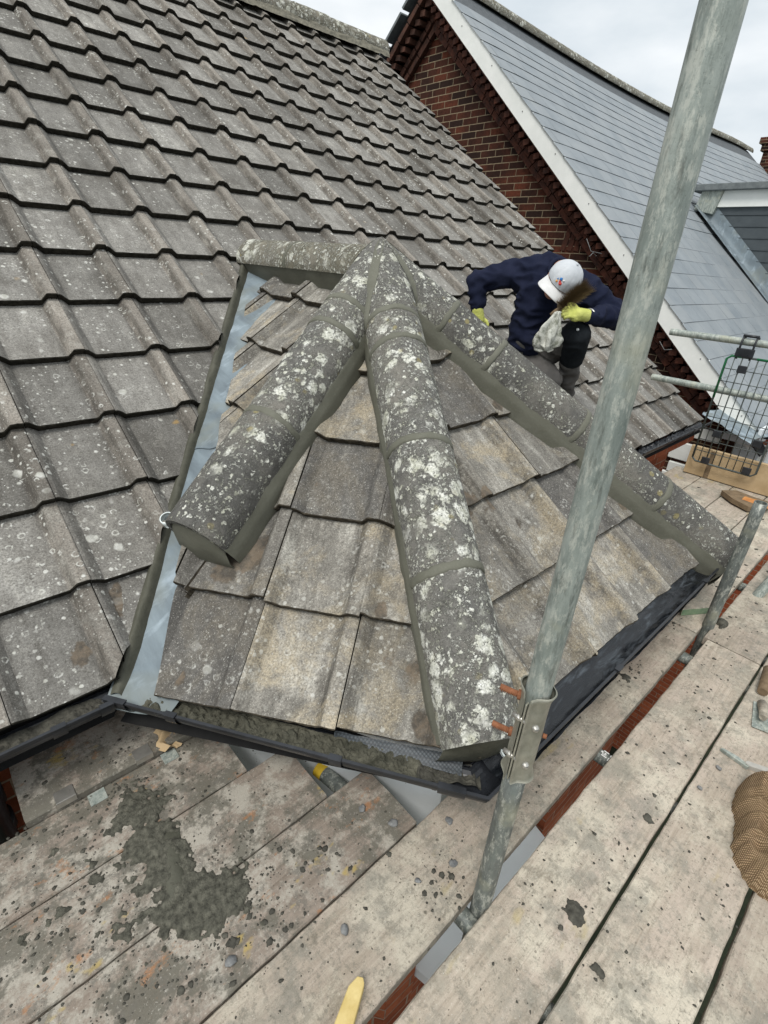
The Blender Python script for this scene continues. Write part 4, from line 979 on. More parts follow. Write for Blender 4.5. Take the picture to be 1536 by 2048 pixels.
# ================================================================== LOOSE THINGS ON THE DECK
def heap(name,blobs,x0,x1,y0,y1,z,step,mat,thr=.0,hs=.012,seed=0,fine=1.0,lump=0,hf=0):
    """ragged crust: height from noise and blobs, faces under the threshold are left out"""
    bm=BM(); nx=int((x1-x0)/step); ny=int((y1-y0)/step); H={}
    for i in range(nx+1):
        for j in range(ny+1):
            x=x0+(x1-x0)*i/nx; y=y0+(y1-y0)*j/ny; d=0
            for (bx,by,rx,ry,a) in blobs: d+=a*math.exp(-(((x-bx)/rx)**2+((y-by)/ry)**2))
            p=V((x,y,seed))
            n1=hf*noise.noise(p*38)*.55+noise.noise(p*9)*.5+noise.noise(p*23)*(.36+.2*lump)+noise.noise(p*60)*(.20+.2*lump)*fine+noise.noise(p*130)*(.10+.14*lump)*fine
            h=d-.55+n1
            if h>thr:
                t=min(1,(h-thr)*2.2); H[i,j]=V((x,y,z+hs*(t**.6)*(.55+.45*min(d,1.6))+ (abs(noise.noise(p*70))+abs(noise.noise(p*150))*.6)*.006*t+lump*(max(0,.42-abs(noise.noise(p*38)))*.016+max(0,.4-abs(noise.noise(p*85+V((3,3,3)))))*.009)*min(1,max(.15,(d-.45)*1.4))+.0007))
    vs={}
    def gv(k):
        if k not in vs: vs[k]=bm.verts.new(H[k])
        return vs[k]
    for i in range(nx):
        for j in range(ny):
            q=[(i,j),(i+1,j),(i+1,j+1),(i,j+1)]; q=[k for k in q if k in H]
            if len(q)>=3: f=bm.faces.new([gv(k) for k in q]); f.smooth=True
    for e in [e for e in bm.edges if e.is_boundary]:
        for v in e.verts: v.co.z=z-.001
    return obj(name,bm,mat,None,origin=(((x0+x1)/2),(y0+y1)/2,z))
blobs=[(-.085,-.40,.060,.15,1.35),(-.095,-.565,.115,.055,1.2),(-.02,-.60,.07,.04,.7),(-.115,-.17,.085,.08,.80),(-.04,-.25,.07,.08,.62),(-.20,-.44,.09,.07,.50),(.055,-.50,.040,.07,.58),(.02,-.55,.05,.035,.55),(-.36,-.30,.12,.10,.42),(-.22,-.30,.10,.10,.44),(-.02,-.67,.10,.04,.36),(-.17,-.66,.09,.04,.36),(-.30,-.14,.10,.06,.34),(-.30,-.50,.10,.06,.36)]
h=heap('wet_mortar_spill',blobs,-.55,.22,-.80,-.02,-.2992,.0034,'droppings',hs=.0035,seed=2,lump=.55,thr=.13,hf=.5)
tag(h,'big spread of wet dark grey mortar trodden over the left hand boards','mortar spill',None,'stuff')
# trowelled smear in the spill
bm=BM()
def sm(i,j):
    a=V((-.055,-.335,0)).lerp(V((-.115,-.53,0)),i); s=V((.88,-.27,0))
    return a+s*(j-.5)*.055*(1+.25*noise.noise(V((i*5,0,1))))+V((0,0,-.2985+.0125*(math.sin(math.pi*j)*math.sin(math.pi*min(1,i*1.02)))**.55+.0022*noise.noise(V((i*20,j*5,1)))))
grid(bm,sm,30,8); bmesh.ops.recalc_face_normals(bm,faces=bm.faces[:]); o=obj('trowelled_mortar',bm,'mortar_dark',None,smooth=True,origin=(-.085,-.43,-.29)); tag(o,'smooth trowelled streak of mortar on top of the mortar spill','mortar lump')
# scattered crumbs
bm=BM()
def crumbs(cx,cy,sx,sy,n,r0,r1):
    for _ in range(n):
        x=rnd.gauss(cx,sx); y=rnd.gauss(cy,sy); r=r0+(r1-r0)*rnd.random()**3
        gap=any(abs(y-g_)<.006 for g_ in (-.533,-.305,-.763,-1.238)) or -1.03<y<-.985
        if gap or (y<-.98 and abs(x-.47)<.04): continue
        zz=-.2995 if y<-.06 else -.2755
        if y>-.06 and not -.34<x<.12: continue
        add_ball(bm,(x,y,zz+r*.10),r,1 if r<.006 else 2,.7,(1,rnd.uniform(.6,1.1),.33),rot=Matrix.Rotation(rnd.random()*6,3,'Z'))
crumbs(-.12,-.58,.16,.09,900,.0006,.0038); crumbs(-.05,-.40,.15,.17,900,.0006,.0038); crumbs(-.10,-.62,.11,.05,150,.0010,.0065); crumbs(-.11,-.10,.10,.08,260,.0008,.006); crumbs(.08,-.68,.13,.09,150,.0015,.0085); crumbs(-.35,-.30,.12,.14,280,.0012,.007); crumbs(.0,-.02,.14,.06,70,.001,.005)
crumbs(.25,-.60,.2,.10,60,.001,.006); crumbs(.43,-.91,.06,.05,60,.0015,.008); crumbs(.7,-.90,.5,.05,110,.0012,.005); crumbs(.6,-1.2,.35,.13,260,.001,.005); crumbs(.6,-1.55,.35,.13,140,.001,.005)
crumbs(1.55,-.90,.06,.035,40,.002,.008); crumbs(2.1,-.87,.4,.05,60,.002,.008); crumbs(1.6,-1.14,.5,.06,130,.0015,.007); crumbs(2.6,-.9,.3,.07,50,.003,.010); crumbs(2.6,-1.12,.4,.07,50,.003,.010); crumbs(3.4,-.5,.4,.2,50,.003,.011); crumbs(1.2,-1.40,.4,.08,120,.001,.006)
g=obj('mortar_crumbs',bm,'crumb',None,smooth=True,origin=(0,-.6,-.3)); tag(g,'dark mortar crumbs and splashes scattered over the boards','mortar crumbs',None,'stuff')
# thin splashes dried on boards
def splash(cx,cy,s,label,mat='crumb',seed=1,a=1.0,ax=1.0,hs=.003,thr=0):
    b=[(cx,cy,s*ax,s,a)]
    o=heap('mortar_splash',b,cx-s*2.2*ax,cx+s*2.2*ax,cy-s*2.2,cy+s*2.2,-.2995,max(.0022,s*.05),mat,hs=hs,seed=seed,thr=thr,fine=1.5)
    return tag(o,label,'mortar splash','mortar splashes on the boards')
splash(.628,-1.178,.030,'dark mortar splash with a rusty halo on the pale board right of the tall pole',seed=4); splash(.56,-1.275,.020,'dark round splash across the long joint right of the tall pole',seed=5)
splash(1.02,-1.20,.020,'scuffed grey splash near the outer joint',seed=7,a=.9)
splash(-.05,-.68,.022,'flat mortar splash just below the big spill',seed=9); splash(.435,-.905,.018,'mortar splash beside the foot of the tall pole',seed=10,a=.95)
splash(2.45,-.845,.035,'lumpy mortar splash behind the green edged block',seed=12,a=1.2,ax=1.3,hs=.018); splash(2.235,-1.035,.028,'lump of mortar against the foot of the shorter pole',seed=13,a=1.2,ax=1.2,hs=.02)
splash(1.54,-.895,.030,'speckled mortar splash on the board below the black gutter lining',seed=14,a=.75,hs=.004)
for (x,y,r,lb) in ((.492,-.527,.013,'dark stone on the end of the third board under the bay gutter'),(.389,-.632,.012,'grey pebble in the middle of the board below the bay gutter'),(.428,-.722,.014,'bluish pebble near the board end by the bay gutter'),(.556,-.822,.012,'pale brown pebble on the pinkish board left of the tall pole'),(.478,-.905,.012,'dark pebble left of the tall pole foot'),(.375,-.872,.008,'small dark pebble on the long board left of the tall pole'),(.165,-.832,.012,'dark pebble at the bottom, right of the mortar spill'),(-.068,-.712,.013,'angular grey stone below the mortar spill'),(1.372,-1.284,.010,'dark round pebble beside the plaster strip'),(1.245,-1.268,.008,'flat grey pebble on the board above the sack')):
    bm=BM(); add_ball(bm,(x,y,-.2995+r*.42),r,3,.35,(1,.78,.55),rot=Matrix.Rotation(rnd.random()*6,3,'Z')); o=obj('pebble',bm,'stone',None,smooth=True,origin=(x,y,-.2995)); tag(o,lb,'pebble','pebbles on the boards')
# split offcut, green edged block, yellow stick, plaster strips, tool
def slab(name,pts,z0,z1,mats,label,cat,group=None,top_shift=(0,0)):
    bm=BM(); n=len(pts); a=[bm.verts.new((p[0],p[1],z0+(p[2] if len(p)>2 else 0))) for p in pts]; b=[bm.verts.new((p[0]+top_shift[0],p[1]+top_shift[1],z1+(p[2] if len(p)>2 else 0))) for p in pts]
    for i in range(n): f=bm.faces.new((a[i],a[(i+1)%n],b[(i+1)%n],b[i])); f.material_index=1 if len(mats)>1 else 0
    bm.faces.new(b); bm.faces.new(a[::-1]); bmesh.ops.recalc_face_normals(bm,faces=bm.faces[:])
    bmesh.ops.bevel(bm,geom=bm.edges[:],offset=.0015,segments=1,affect='EDGES')
    c=sum((V((p[0],p[1],0)) for p in pts),V())/n
    return tag(obj(name,bm,mats,None,origin=(c.x,c.y,z0)),label,cat,group)
oc=slab('wood_offcut',[(3.90,-.52,.012),(4.03,-.585,0),(4.00,-.70,0),(3.985,-.84,.002),(3.84,-.80,.004),(3.74,-.735,.010),(3.80,-.62,.012)],-.2985,-.262,['darkwood','darkwood'],'split wooden offcut with an orange inner face lying on the far boards','wood offcut')
bm=BM(); 
def of(i,j): x=3.80+.17*j-.02*math.sin(i*4); y=-.62-.20*i; return V((x,y,-.252+.012*math.sin(math.pi*j)*math.sin(math.pi*i)+.004*noise.noise(V((i*20,j*3,0)))))
grid(bm,lambda i,j:V((3.835+.11*j,-.665-.17*i,-.2585+.010*math.sin(math.pi*j)+.003*noise.noise(V((j*25,i*3,0))))),10,14); obj('split_face',bm,'orangewood',oc,smooth=True)
slab('timber_block',[(2.325,-.795),(2.14,-.885),(2.30,-.985),(2.50,-.895)],-.2990,-.262,['board','greenblock'],'flat timber block with green painted edges beside the shorter pole','timber block')
slab('timber_stick',[(.125,-.928),(.133,-.938),(.128,-.948),(.04,-1.0),(-.06,-1.055),(-.085,-1.025),(.02,-.965),(.10,-.928)],-.2985,-.268,['yellowwood','yellowwood'],'yellow painted timber stick poking in at the bottom edge','timber stick')
slab('plaster_strip',[(1.452,-1.262),(1.460,-1.270),(1.462,-1.315),(1.452,-1.352),(1.440,-1.348),(1.445,-1.31)],-.2990,-.285,['galv'],'thin grey mortar strip left of the pale strip near the sack','mortar strip','strips near the sack')
slab('plaster_strip',[(1.452,-1.334),(1.465,-1.340),(1.487,-1.39),(1.50,-1.45),(1.48,-1.455),(1.466,-1.395),(1.447,-1.350)],-.2990,-.282,['paleplaster'],'pale curved plaster strip at the right edge near the sack','plaster strip','strips near the sack')
tl=thing('trowel','grey steel trowel at the right edge of the picture, half out of view','trowel',(1.78,-1.37,-.29))
bm=BM(); poly_prism(bm,[(1.655,-1.306),(1.80,-1.275),(1.86,-1.46),(1.70,-1.46)],-.2960,-.2935); obj('blade',bm,'galv',tl)
bm=BM(); add_tube(bm,[(1.80,-1.30,-.285),(1.74,-1.318,-.270),(1.70,-1.322,-.27)],[.016,.018,.012],12); obj('handle',bm,'board',tl)
bm=BM(); add_tube(bm,[(1.86,-1.285,-.28),(2.0,-1.27,-.262)],[.018,.022],12); obj('grip',bm,'darkwood',tl)
bm=BM()
def rf(i,j):
    return V((.020+.055*i+.01*math.sin(j*7),-.02-.075*j,-.262-.022*j+.012*noise.noise(V((i*4,j*5,1)))+.01*math.sin(i*6)))
grid(bm,rf,14,14); r=obj('scrap',bm,'toewood',None,smooth=True,origin=(.03,-.05,-.3)); tag(r,'crumpled tan scrap hanging below the gutter corner','scrap')
# hessian sack with folds
bm=BM(); SC=V((1.330,-1.585,0)); H={}; st=.0036; nx=int(.70/st); ny=int(.60/st)
for i in range(nx+1):
    for j in range(ny+1):
        x=SC.x-.35+i*st; y=SC.y-.30+j*st; dx=x-SC.x; dy=y-SC.y; a=math.atan2(dy/.235,dx/.30)
        ex=1+.09*math.sin(3*a+1)+.06*math.sin(5*a+.4)+.07*noise.noise(V((math.cos(a)*4,math.sin(a)*4,7)))+.025*noise.noise(V((math.cos(a)*16,math.sin(a)*16,1)))
        e=1-math.hypot(dx/.30,dy/.235)/ex
        if e<0: continue
        w=V((x*5,y*5,3)); wx=noise.noise(w)*1.3; wy=noise.noise(w+V((9,9,9)))*1.3
        dd=dx*.80+dy*.60; ee=-dx*.60+dy*.80
        f1=1-abs(math.sin(ee*25+wx*3.2+dd*9)); f2=1-abs(math.sin(ee*15-dd*30+wy*2.2)); f3=1-abs(noise.noise(V((x*24+wx,y*13+wy,2))))*2
        hem=math.exp(-((e-.10)/.05)**2)*.022*(1+.4*noise.noise(V((a*6,1,1))))
        fold=.046*f1**1.3*(.4+abs(wy))+.040*f2**2.2+.040*max(0,f3)+.004*noise.noise(V((x*70,y*70,2)))
        H[i,j]=V((x,y,-.299+.026*min(1,e*14)**.5+.030*min(1,e*3)**.8+hem+fold*min(1,e*6)*(1-.5*math.exp(-((e-.1)/.05)**2))))
vs={}
def gv_(k):
    if k not in vs: vs[k]=bm.verts.new(H[k])
    return vs[k]
for i in range(nx):
    for j in range(ny):
        q=[k for k in ((i,j),(i+1,j),(i+1,j+1),(i,j+1)) if k in H]
        if len(q)>=3: bm.faces.new([gv_(k) for k in q])
for e_ in [e_ for e_ in bm.edges if e_.is_boundary]:
    for v in e_.verts: v.co.z=-.2995
uv_planar(bm,(1,0,0),(0,1,0))
o=obj('hessian_sack',bm,'hessian',None,smooth=True,origin=(1.385,-1.59,-.299)); tag(o,'crumpled brown hessian sack lying on the boards at the right edge','sack')

# ================================================================== NEIGHBOUR HOUSE
TN=math.atan(.895); NX=6.0; NV=5.72; NE=18.6
def nz_(y): return .06+.895*y
nb=thing('neighbour_house','red brick house next door with a steep blue grey slate roof and white bargeboard','house',(9,4,-5.4))
NA=V((NX,4.74,4.22))
bm=BM()
pts=[(.02,-5.4),(.02,nz_(.02)-.16),(4.74,4.16),(9.4,.0),(9.4,-5.4)]
f=bm.faces.new([bm.verts.new((NX,y,z)) for y,z in pts]); uv_planar(bm,(0,-1,0),(0,0,1)); obj('gable_wall',bm,'brick_dark',nb)
wall_prism('wall',[(6.05,.05),(NE,.05),(NE,9.3),(6.05,9.3)],-5.4,-.12,'brick_dark',nb)
# corbelled brick courses stepping out under the verge, both rakes
for mats_,sgn in (('brickpiece',1),('brickpiece',-1)):
    bm=BM(); s=math.hypot(1,.895); d=V((0,1/s,.895/s)); nrm=V((0,-.895/s,1/s)); L_=6.35
    def base(t,h,x):
        p=V((x,-.05,nz_(-.05)-.02))+d*t+nrm*h
        if sgn<0: p=V((p.x,2*4.74-p.y,p.z))
        return p
    rot=Matrix((V((1,0,0)),d if sgn>0 else V((0,-d.y,d.z)),nrm if sgn>0 else V((0,-nrm.y,nrm.z)))).transposed()
    for (h,x,w,hh,ln,gp_) in ((-.385,NX-.035,.07,.065,.215,.010),(-.31,NX-.05,.10,.065,.105,.010),):
        t=.1
        while t<L_: 
            k=ln*rnd.uniform(.97,1.03); add_box(bm,base(t+k/2,h,x),(w,k,hh),rot=rot,bev=.006,jit=.003); t+=k+gp_
    t=.05
    rot2=rot@Matrix.Rotation(math.radians(42),3,'X')
    while t<L_: add_box(bm,base(t,-.225,NX-.11),(.20,.062,.085),rot=rot2,bev=.005,jit=.004); t+=.112
    t=.0
    while t<L_: k=.215; add_box(bm,base(t+k/2,-.145,NX-.13),(.26,k,.06),rot=rot,bev=.005,jit=.004); t+=k+.012
    obj('corbelled_verge',bm,'brickpiece' if sgn>0 else 'brickdarkpiece',nb)
# flat arch over a hidden window
bm=BM()
for k in range(8):
    a=(k-3.5)*.045; add_box(bm,(NX-.003,2.33-.078*k,1.46),(.012,.066,.33),rot=Matrix.Rotation(-a*1.4,3,'X'),bev=.004)
for k in range(2): pass
obj('flat_arch',bm,'brickpiece',nb); bm=BM(); add_box(bm,(NX-.02,1.93,1.27),(.08,.11,.05),rot=Matrix.Rotation(.1,3,'X'),bev=.004); obj('stone_end',bm,'white',nb)
bm=BM(); add_tube(bm,[(NX-.0,4.35,2.46),(NX-.12,4.33,2.44)],.018,10); obj('pipe_stub',bm,'whiteplastic',nb)
# bargeboard
bm=BM(); s=math.hypot(1,.895); y0,y1=-.27,4.76
q=[(y0,nz_(y0)+.005),(y1,nz_(y1)+.005),(y1,nz_(y1)-.225),(y0,nz_(y0)-.225)]
a=[bm.verts.new((NV,y,z)) for y,z in q]; b=[bm.verts.new((NV+.03,y,z)) for y,z in q]
bm.faces.new(a); bm.faces.new(b[::-1])
for i in range(4): bm.faces.new((a[i],b[i],b[(i+1)%4],a[(i+1)%4]))
bmesh.ops.recalc_face_normals(bm,faces=bm.faces[:]); obj('bargeboard',bm,'white',nb)
bm=BM(); add_box(bm,(NV+.14,2.2,1.87),(.27,6.9,.012),rot=Matrix.Rotation(TN,3,'X')); obj('verge_soffit',bm,'blackhole',nb)
bm=BM()
for t in [i/9 for i in range(10)]:
    y=-.1+4.7*t; add_ball(bm,(NV-.002,y,nz_(y)-.05-.06*(rnd.random())),.007,1)
obj('nail_head',bm,'stone',nb)
# a couple of loose wires under the verge
bm=BM(); add_tube(bm,[(NV+.08,1.98,1.40),(NV+.0,1.93,1.42),(NV+.02,1.86,1.30),(NV+.05,1.74,1.28)],.004,5); add_tube(bm,[(NV-.0,.86,.48),(NV+.03,.80,.40),(NV+.0,.72,.42)],.004,5); obj('loose_wire',bm,'stone',nb)
# slates: courses of separate slates with staggered joints
sv=V((0,math.cos(TN),math.sin(TN))); sn=V((0,-math.sin(TN),math.cos(TN))); GS=.2285
bm=BM(); cl=bm.loops.layers.float_color.new('tv')
nrow=27; y_s=-.33
for r in range(nrow):
    x=NV-.02 - (.15 if r%2 else 0); v0=r*GS
    if V((0,y_s,0)).y+v0*math.cos(TN)>4.66: break
    while x<NE:
        w=.30; xa=max(x,NV-.02)+.0015; xb=min(x+w,NE)-.0015
        # roof sags and kicks up slightly to the far end like the old ridge
        br=rnd.random(); l=rnd.uniform(0,.002)
        sag=lambda X:-.10*math.sin(min(1,max(0,(X-6)/11.5))*math.pi)*min(1,r/12)
        P=lambda X,vv,h:V((X,y_s,nz_(y_s)))+sv*vv+sn*(h+sag(X))
        a=[bm.verts.new(p) for p in (P(xa,v0,.0085+l),P(xb,v0,.0085+l),P(xb,v0+GS+.02,.003),P(xa,v0+GS+.02,.003))]
        e=[bm.verts.new(p) for p in (P(xa,v0,.003),P(xb,v0,.003))]
        # dormer opening
        cx=(xa+xb)/2; cy=(y_s+v0*math.cos(TN))
        if 9.75<cx<14.0 and cy<2.1: 
            for q_ in a+e: bm.verts.remove(q_)
            x+=w; continue
        f1=bm.faces.new(a); f2=bm.faces.new((e[0],e[1],a[1],a[0])); f2.material_index=1
        for f in (f1,f2):
            for lp in f.loops: lp[cl]=(br,br,0,1)
        x+=w
obj('slate_roof',bm,['slate','slate_edge'],nb)
bm=BM(); 
def deck(i,j):
    X=NV+.03+(NE-NV-.03)*i; vv=6.7*j; return V((X,y_s,nz_(y_s)))+sv*vv+sn*(-.02-.10*math.sin(min(1,max(0,(X-6)/11.5))*math.pi)*min(1,vv/GS/12))
grid(bm,deck,30,10,smooth=False); grid(bm,lambda i,j:V((NV+.03+(NE-NV)*i,4.72+4.8*j,4.20-4.2*j)),4,4,smooth=False); obj('roof_deck',bm,'slate_edge',nb)
k=0; x=NV-.02
while x<NE-.2:
    X=x+.22; sg=-.12*math.sin(min(1,max(0,(X-6)/11.5))*math.pi)
    barrel((x,4.70,4.215+sg),(x+1,4.70,4.215+sg+(-.12*math.sin(min(1,max(0,(X+1-6)/11.5))*math.pi)-sg)*1),0,.448,.115,'ridge_tile','ridge3',nb,seed=200+k); k+=1; x+=.452
# tiled verge on the far rake, seen from below
bm=BM(); 
for k in range(9):
    y=4.85+k*.30; add_box(bm,(NX-.06,y+.12,4.20-.885*(y-4.75)-.03),(.5,.36,.035),rot=Matrix.Rotation(-.70,3,'X'),bev=.004)
obj('verge_tiles',bm,'felt',nb)
# dormer: dark clad cheek, lead flashing, flat roof with white fascia
dm=BM(); DX=9.72; yt=2.36
zt=2.16
f=dm.faces.new([dm.verts.new(p) for p in ((DX,yt-.02,zt),(DX,-.6,zt),(DX,-.6,nz_(-.6)+.0),(DX,yt-.02,nz_(yt)+.0))]); dorm=obj('dormer',dm,'clad',nb)
bm=BM()
for k in range(16):
    z=zt-.05-.155*k; ya=(z-.06)/.895
    if z<0: break
    add_box(bm,(DX-.006,(ya-.6)/2,z-.074),(.012,max(.02,ya+.6),.148),rot=Matrix.Rotation(0,3,'X'))
    add_box(bm,(DX-.014,(ya-.6)/2,z-.146),(.016,max(.02,ya+.6),.012))
obj('cladding_board',bm,'clad',dorm)
bm=BM(); add_box(bm,(12.0,.80,zt+.015),(4.66,3.00,.22),bev=.004); obj('fascia',bm,'white',dorm)
bm=BM(); add_box(bm,(12.0,.84,zt+.165),(4.86,3.20,.09),bev=.01); obj('flat_roof',bm,'felt',dorm)
bm=BM(); add_box(bm,(DX-.04,2.16,zt+.0),(.10,.30,.34),rot=Matrix.Rotation(.2,3,'X'),bev=.01); obj('lead_apron',bm,'galv',dorm)
bm=BM(); 
def fl(i,j):
    y=-.5+2.80*i; a=[(-.20,.018),(-.12,.022),(-.02,.03),(.0,.075),(.004,.20)]; q=j*4; k=min(int(q),3); t=q-k; dx=a[k][0]+(a[k+1][0]-a[k][0])*t; h=a[k][1]+(a[k+1][1]-a[k][1])*t
    return V((DX-.025+dx,y,nz_(y)+h*1.25-.1*.55*1+.0+.004*noise.noise(V((y*8,j,0)))))
grid(bm,fl,60,12); obj('lead_flashing',bm,'lead',dorm,smooth=True)
# front eaves: gutter, lead corner, white quoins, bay with white window
gutter([(5.74,-.36,-.20),(9.6,-.36,-.22)],nb,r=.06)
bm=BM(); add_box(bm,(7.6,-.16,-.30),(3.9,.28,.06)); add_box(bm,(7.6,-.31,-.24),(3.9,.03,.16)); obj('eaves_board',bm,'whitegrey',nb)
bm=BM(); grid(bm,lambda i,j:V((5.10+1.15*i,.08-.46*j+.05*math.sin(i*5),-.02-.16*j-.10*i+.02*noise.noise(V((i*6,j*4,0))))),24,10); obj('lead_gutter_sheet',bm,'lead',nb,smooth=True)
bm=BM()
for (y,z,l,h) in ((.28,-.66,.46,.20),(.30,-.86,.36,.12),(.36,-1.05,.34,.24),(.20,-1.2,.3,.2),(.22,-.42,.30,.12)):
    add_box(bm,(NX-.01,y,z),(.05,l,h),bev=.008)
obj('white_quoin',bm,'white',nb)
wall_prism('bay_wall',[(6.2,-.75),(8.6,-.75),(8.6,.05),(6.2,.05)],-5.4,-.52,'brick_red',nb)
bm=BM(); add_box(bm,(6.19,-.32,-.60),(.05,.62,.34)); add_box(bm,(7.3,-.76,-.6),(2.2,.05,.4)); wf=obj('window_frame',bm,'white',nb)
bm=BM(); add_box(bm,(6.17,-.17,-.60),(.03,.24,.26)); add_box(bm,(6.17,-.47,-.60),(.03,.24,.26)); obj('window_pane',bm,'whitegrey',wf)
bm=BM(); add_box(bm,(6.155,-.02,-.62),(.05,.05,.36)); obj('brick_reveal',bm,'brickpiece',nb)

# chimney far off
ch=thing('brick_chimney','distant red brick chimney with a stepped cap at the right edge of the picture','chimney',(19.4,3.95,2.5))
wall_prism('stack',[(19,3.35),(20,3.35),(20,4.40),(19,4.40)],2.2,4.25,'brick_dark',ch)
wall_prism('corbel',[(18.93,3.28),(20.07,3.28),(20.07,4.47),(18.93,4.47)],4.25,4.42,'brick_dark',ch)
wall_prism('corbel',[(18.87,3.2),(20.13,3.2),(20.13,4.54),(18.87,4.54)],4.42,4.56,'brick_dark',ch)
bm=BM(); add_box(bm,(19.5,3.7,4.61),(1.1,1.15,.09),bev=.02); obj('mortar_cap',bm,'ridge2',ch)
fh=thing('distant_house','distant brick house below the far chimney','house',(21,3,-5.4))
wall_prism('wall',[(18.9,1.0),(24,1.0),(24,7),(18.9,7)],-5.4,2.2,'brick_dark',fh)

# ================================================================== THE ROOFER
CX,CY,CZ=V(RX),V(RY),V(RZ)     # axes the figure is turned to: right, down, away
def ax(x,y,z): return CX*x+CY*y+CZ*z
J={k:V(v) for k,v in dict(pelvis=(2.766,0.596,0.641),waist=(2.728,0.558,0.757),chest=(2.716,0.509,0.980),upback=(2.746,0.521,1.104),neck=(2.731,0.430,1.109),
head=(2.618,0.331,1.079),shR=(2.679,0.687,1.093),elR=(2.535,0.873,1.031),wrR=(2.519,0.831,0.861),haR=(2.536,0.823,0.783),
shL=(2.889,0.327,1.023),elL=(2.982,0.147,0.893),wrL=(2.691,0.167,0.900),haL=(2.567,0.199,0.910),
hipL=(2.809,0.491,0.639),knL=(2.696,0.234,0.782),anL=(2.929,0.339,0.401),toeL=(2.848,0.295,0.300),
hipR=(2.731,0.646,0.620),knR=(2.711,0.363,0.499),anR=(3.032,0.601,0.523),toeR=(3.021,0.700,0.520)).items()}
def fuse(name,shapes,vox,mat,parent,iters=3,disp=0.0,dscale=14,seed=0,sub=0):
    """capsules and balls melted into one continuous surface"""
    bm=BM()
    for sh in shapes:
        if sh[0]=='c':
            _,a,b,r0,r1=sh; a=V(a);b=V(b); L_=(b-a).length; n=max(2,int(L_/.03))
            pts=[a.lerp(b,k/n) for k in range(n+1)]; add_tube(bm,pts,[r0+(r1-r0)*k/n for k in range(n+1)],20); add_ball(bm,a,r0*.995,3); add_ball(bm,b,r1*.995,3)
        else:
            _,c,r,sq,rot=sh; add_ball(bm,V(c),r,3,0,sq,rot)
    me=bpy.data.meshes.new('tmp'); bm.to_mesh(me); bm.free(); o=bpy.data.objects.new('tmp',me); scene.collection.objects.link(o)
    m=o.modifiers.new('r','REMESH'); m.mode='VOXEL'; m.voxel_size=vox; m.use_smooth_shade=True
    s=o.modifiers.new('s','SMOOTH'); s.factor=.6; s.iterations=iters
    bpy.context.view_layer.update(); dg=bpy.context.evaluated_depsgraph_get(); ev=o.evaluated_get(dg); me2=bpy.data.meshes.new_from_object(ev)
    bm=BM(); bm.from_mesh(me2); bpy.data.objects.remove(o)
    if sub: bmesh.ops.subdivide_edges(bm,edges=bm.edges[:],cuts=sub,use_grid_fill=True,smooth=.5)
    if disp:
        bm.normal_update(); off=V((seed*5.1,seed*2.3,0)); mv=[]
        for v in bm.verts:
            p=v.co*dscale; w=noise.noise(V((p.x,p.y*.6,p.z*1.5))+off); w2=noise.noise(v.co*dscale*2.2+off)
            mv.append(v.normal*((1-abs(w)*2.6)*disp+w2*disp*.45))
        for v,d in zip(bm.verts,mv): v.co+=d
    return obj(name,bm,mat,parent,smooth=True)
person=thing('person','roofer in navy sweatshirt, pale cap and yellow gloves kneeling on the tiles','person',(2.85,.45,.30))
J['wrR']=J['wrR']+ax(-.002,-.022,0); J['haR']=J['haR']+ax(0,-.022,-.01)
up=ax(.42,-.40,-.81).normalized(); fw=ax(-.6,.65,-.63); fw=(fw-up*fw.dot(up)).normalized(); sd_=up.cross(fw)
hd=J['head']+ax(0,.0,.02)
Rh=Matrix((sd_,fw,up)).transposed()
def H(a,b,c): return hd+sd_*a+fw*b+up*c
# body: one continuous skin from head to feet, inside the clothes
fuse('body',[('b',H(0,.0,-.006),.082,(.86,1.06,1.12),Rh),('b',H(0,.035,-.055),.06,(.85,.9,.9),Rh),('c',H(0,.098,-.025),H(0,.105,-.045),.008,.013),('b',H(.082,-.005,-.02),.018,(.5,1,1.6),Rh),('b',H(-.082,-.005,-.02),.018,(.5,1,1.6),Rh),
 ('b',H(.030,.082,.0),.014,(1,1,1),Rh),('b',H(-.030,.082,.0),.014,(1,1,1),Rh),('c',H(-.022,.085,-.068),H(.022,.085,-.068),.008,.008),
 ('c',H(0,-.03,-.06),J['neck'],.055,.06),('c',J['neck'],J['chest'],.07,.11),('c',J['chest'],J['waist'],.11,.10),('c',J['waist'],J['pelvis'],.10,.10),
 ('c',J['shR'],J['elR'],.045,.036),('c',J['elR'],J['wrR'],.036,.026),('c',J['shL'],J['elL'],.045,.036),('c',J['elL'],J['wrL'],.036,.026),('c',J['shR'],J['chest'],.05,.08),('c',J['shL'],J['chest'],.05,.08),
 ('c',J['pelvis'],J['hipL'],.09,.07),('c',J['hipL'],J['knL'],.07,.05),('c',J['knL'],J['anL'],.048,.035),('c',J['pelvis'],J['hipR'],.09,.07),('c',J['hipR'],J['knR'],.07,.05),('c',J['knR'],J['anR'],.048,.035)],.009,'skin',person,4)
fuse('hair',[('b',H(0,-.030,-.02),.084,(.93,.80,.95),Rh)],.008,'hair',person,1,.002,60)
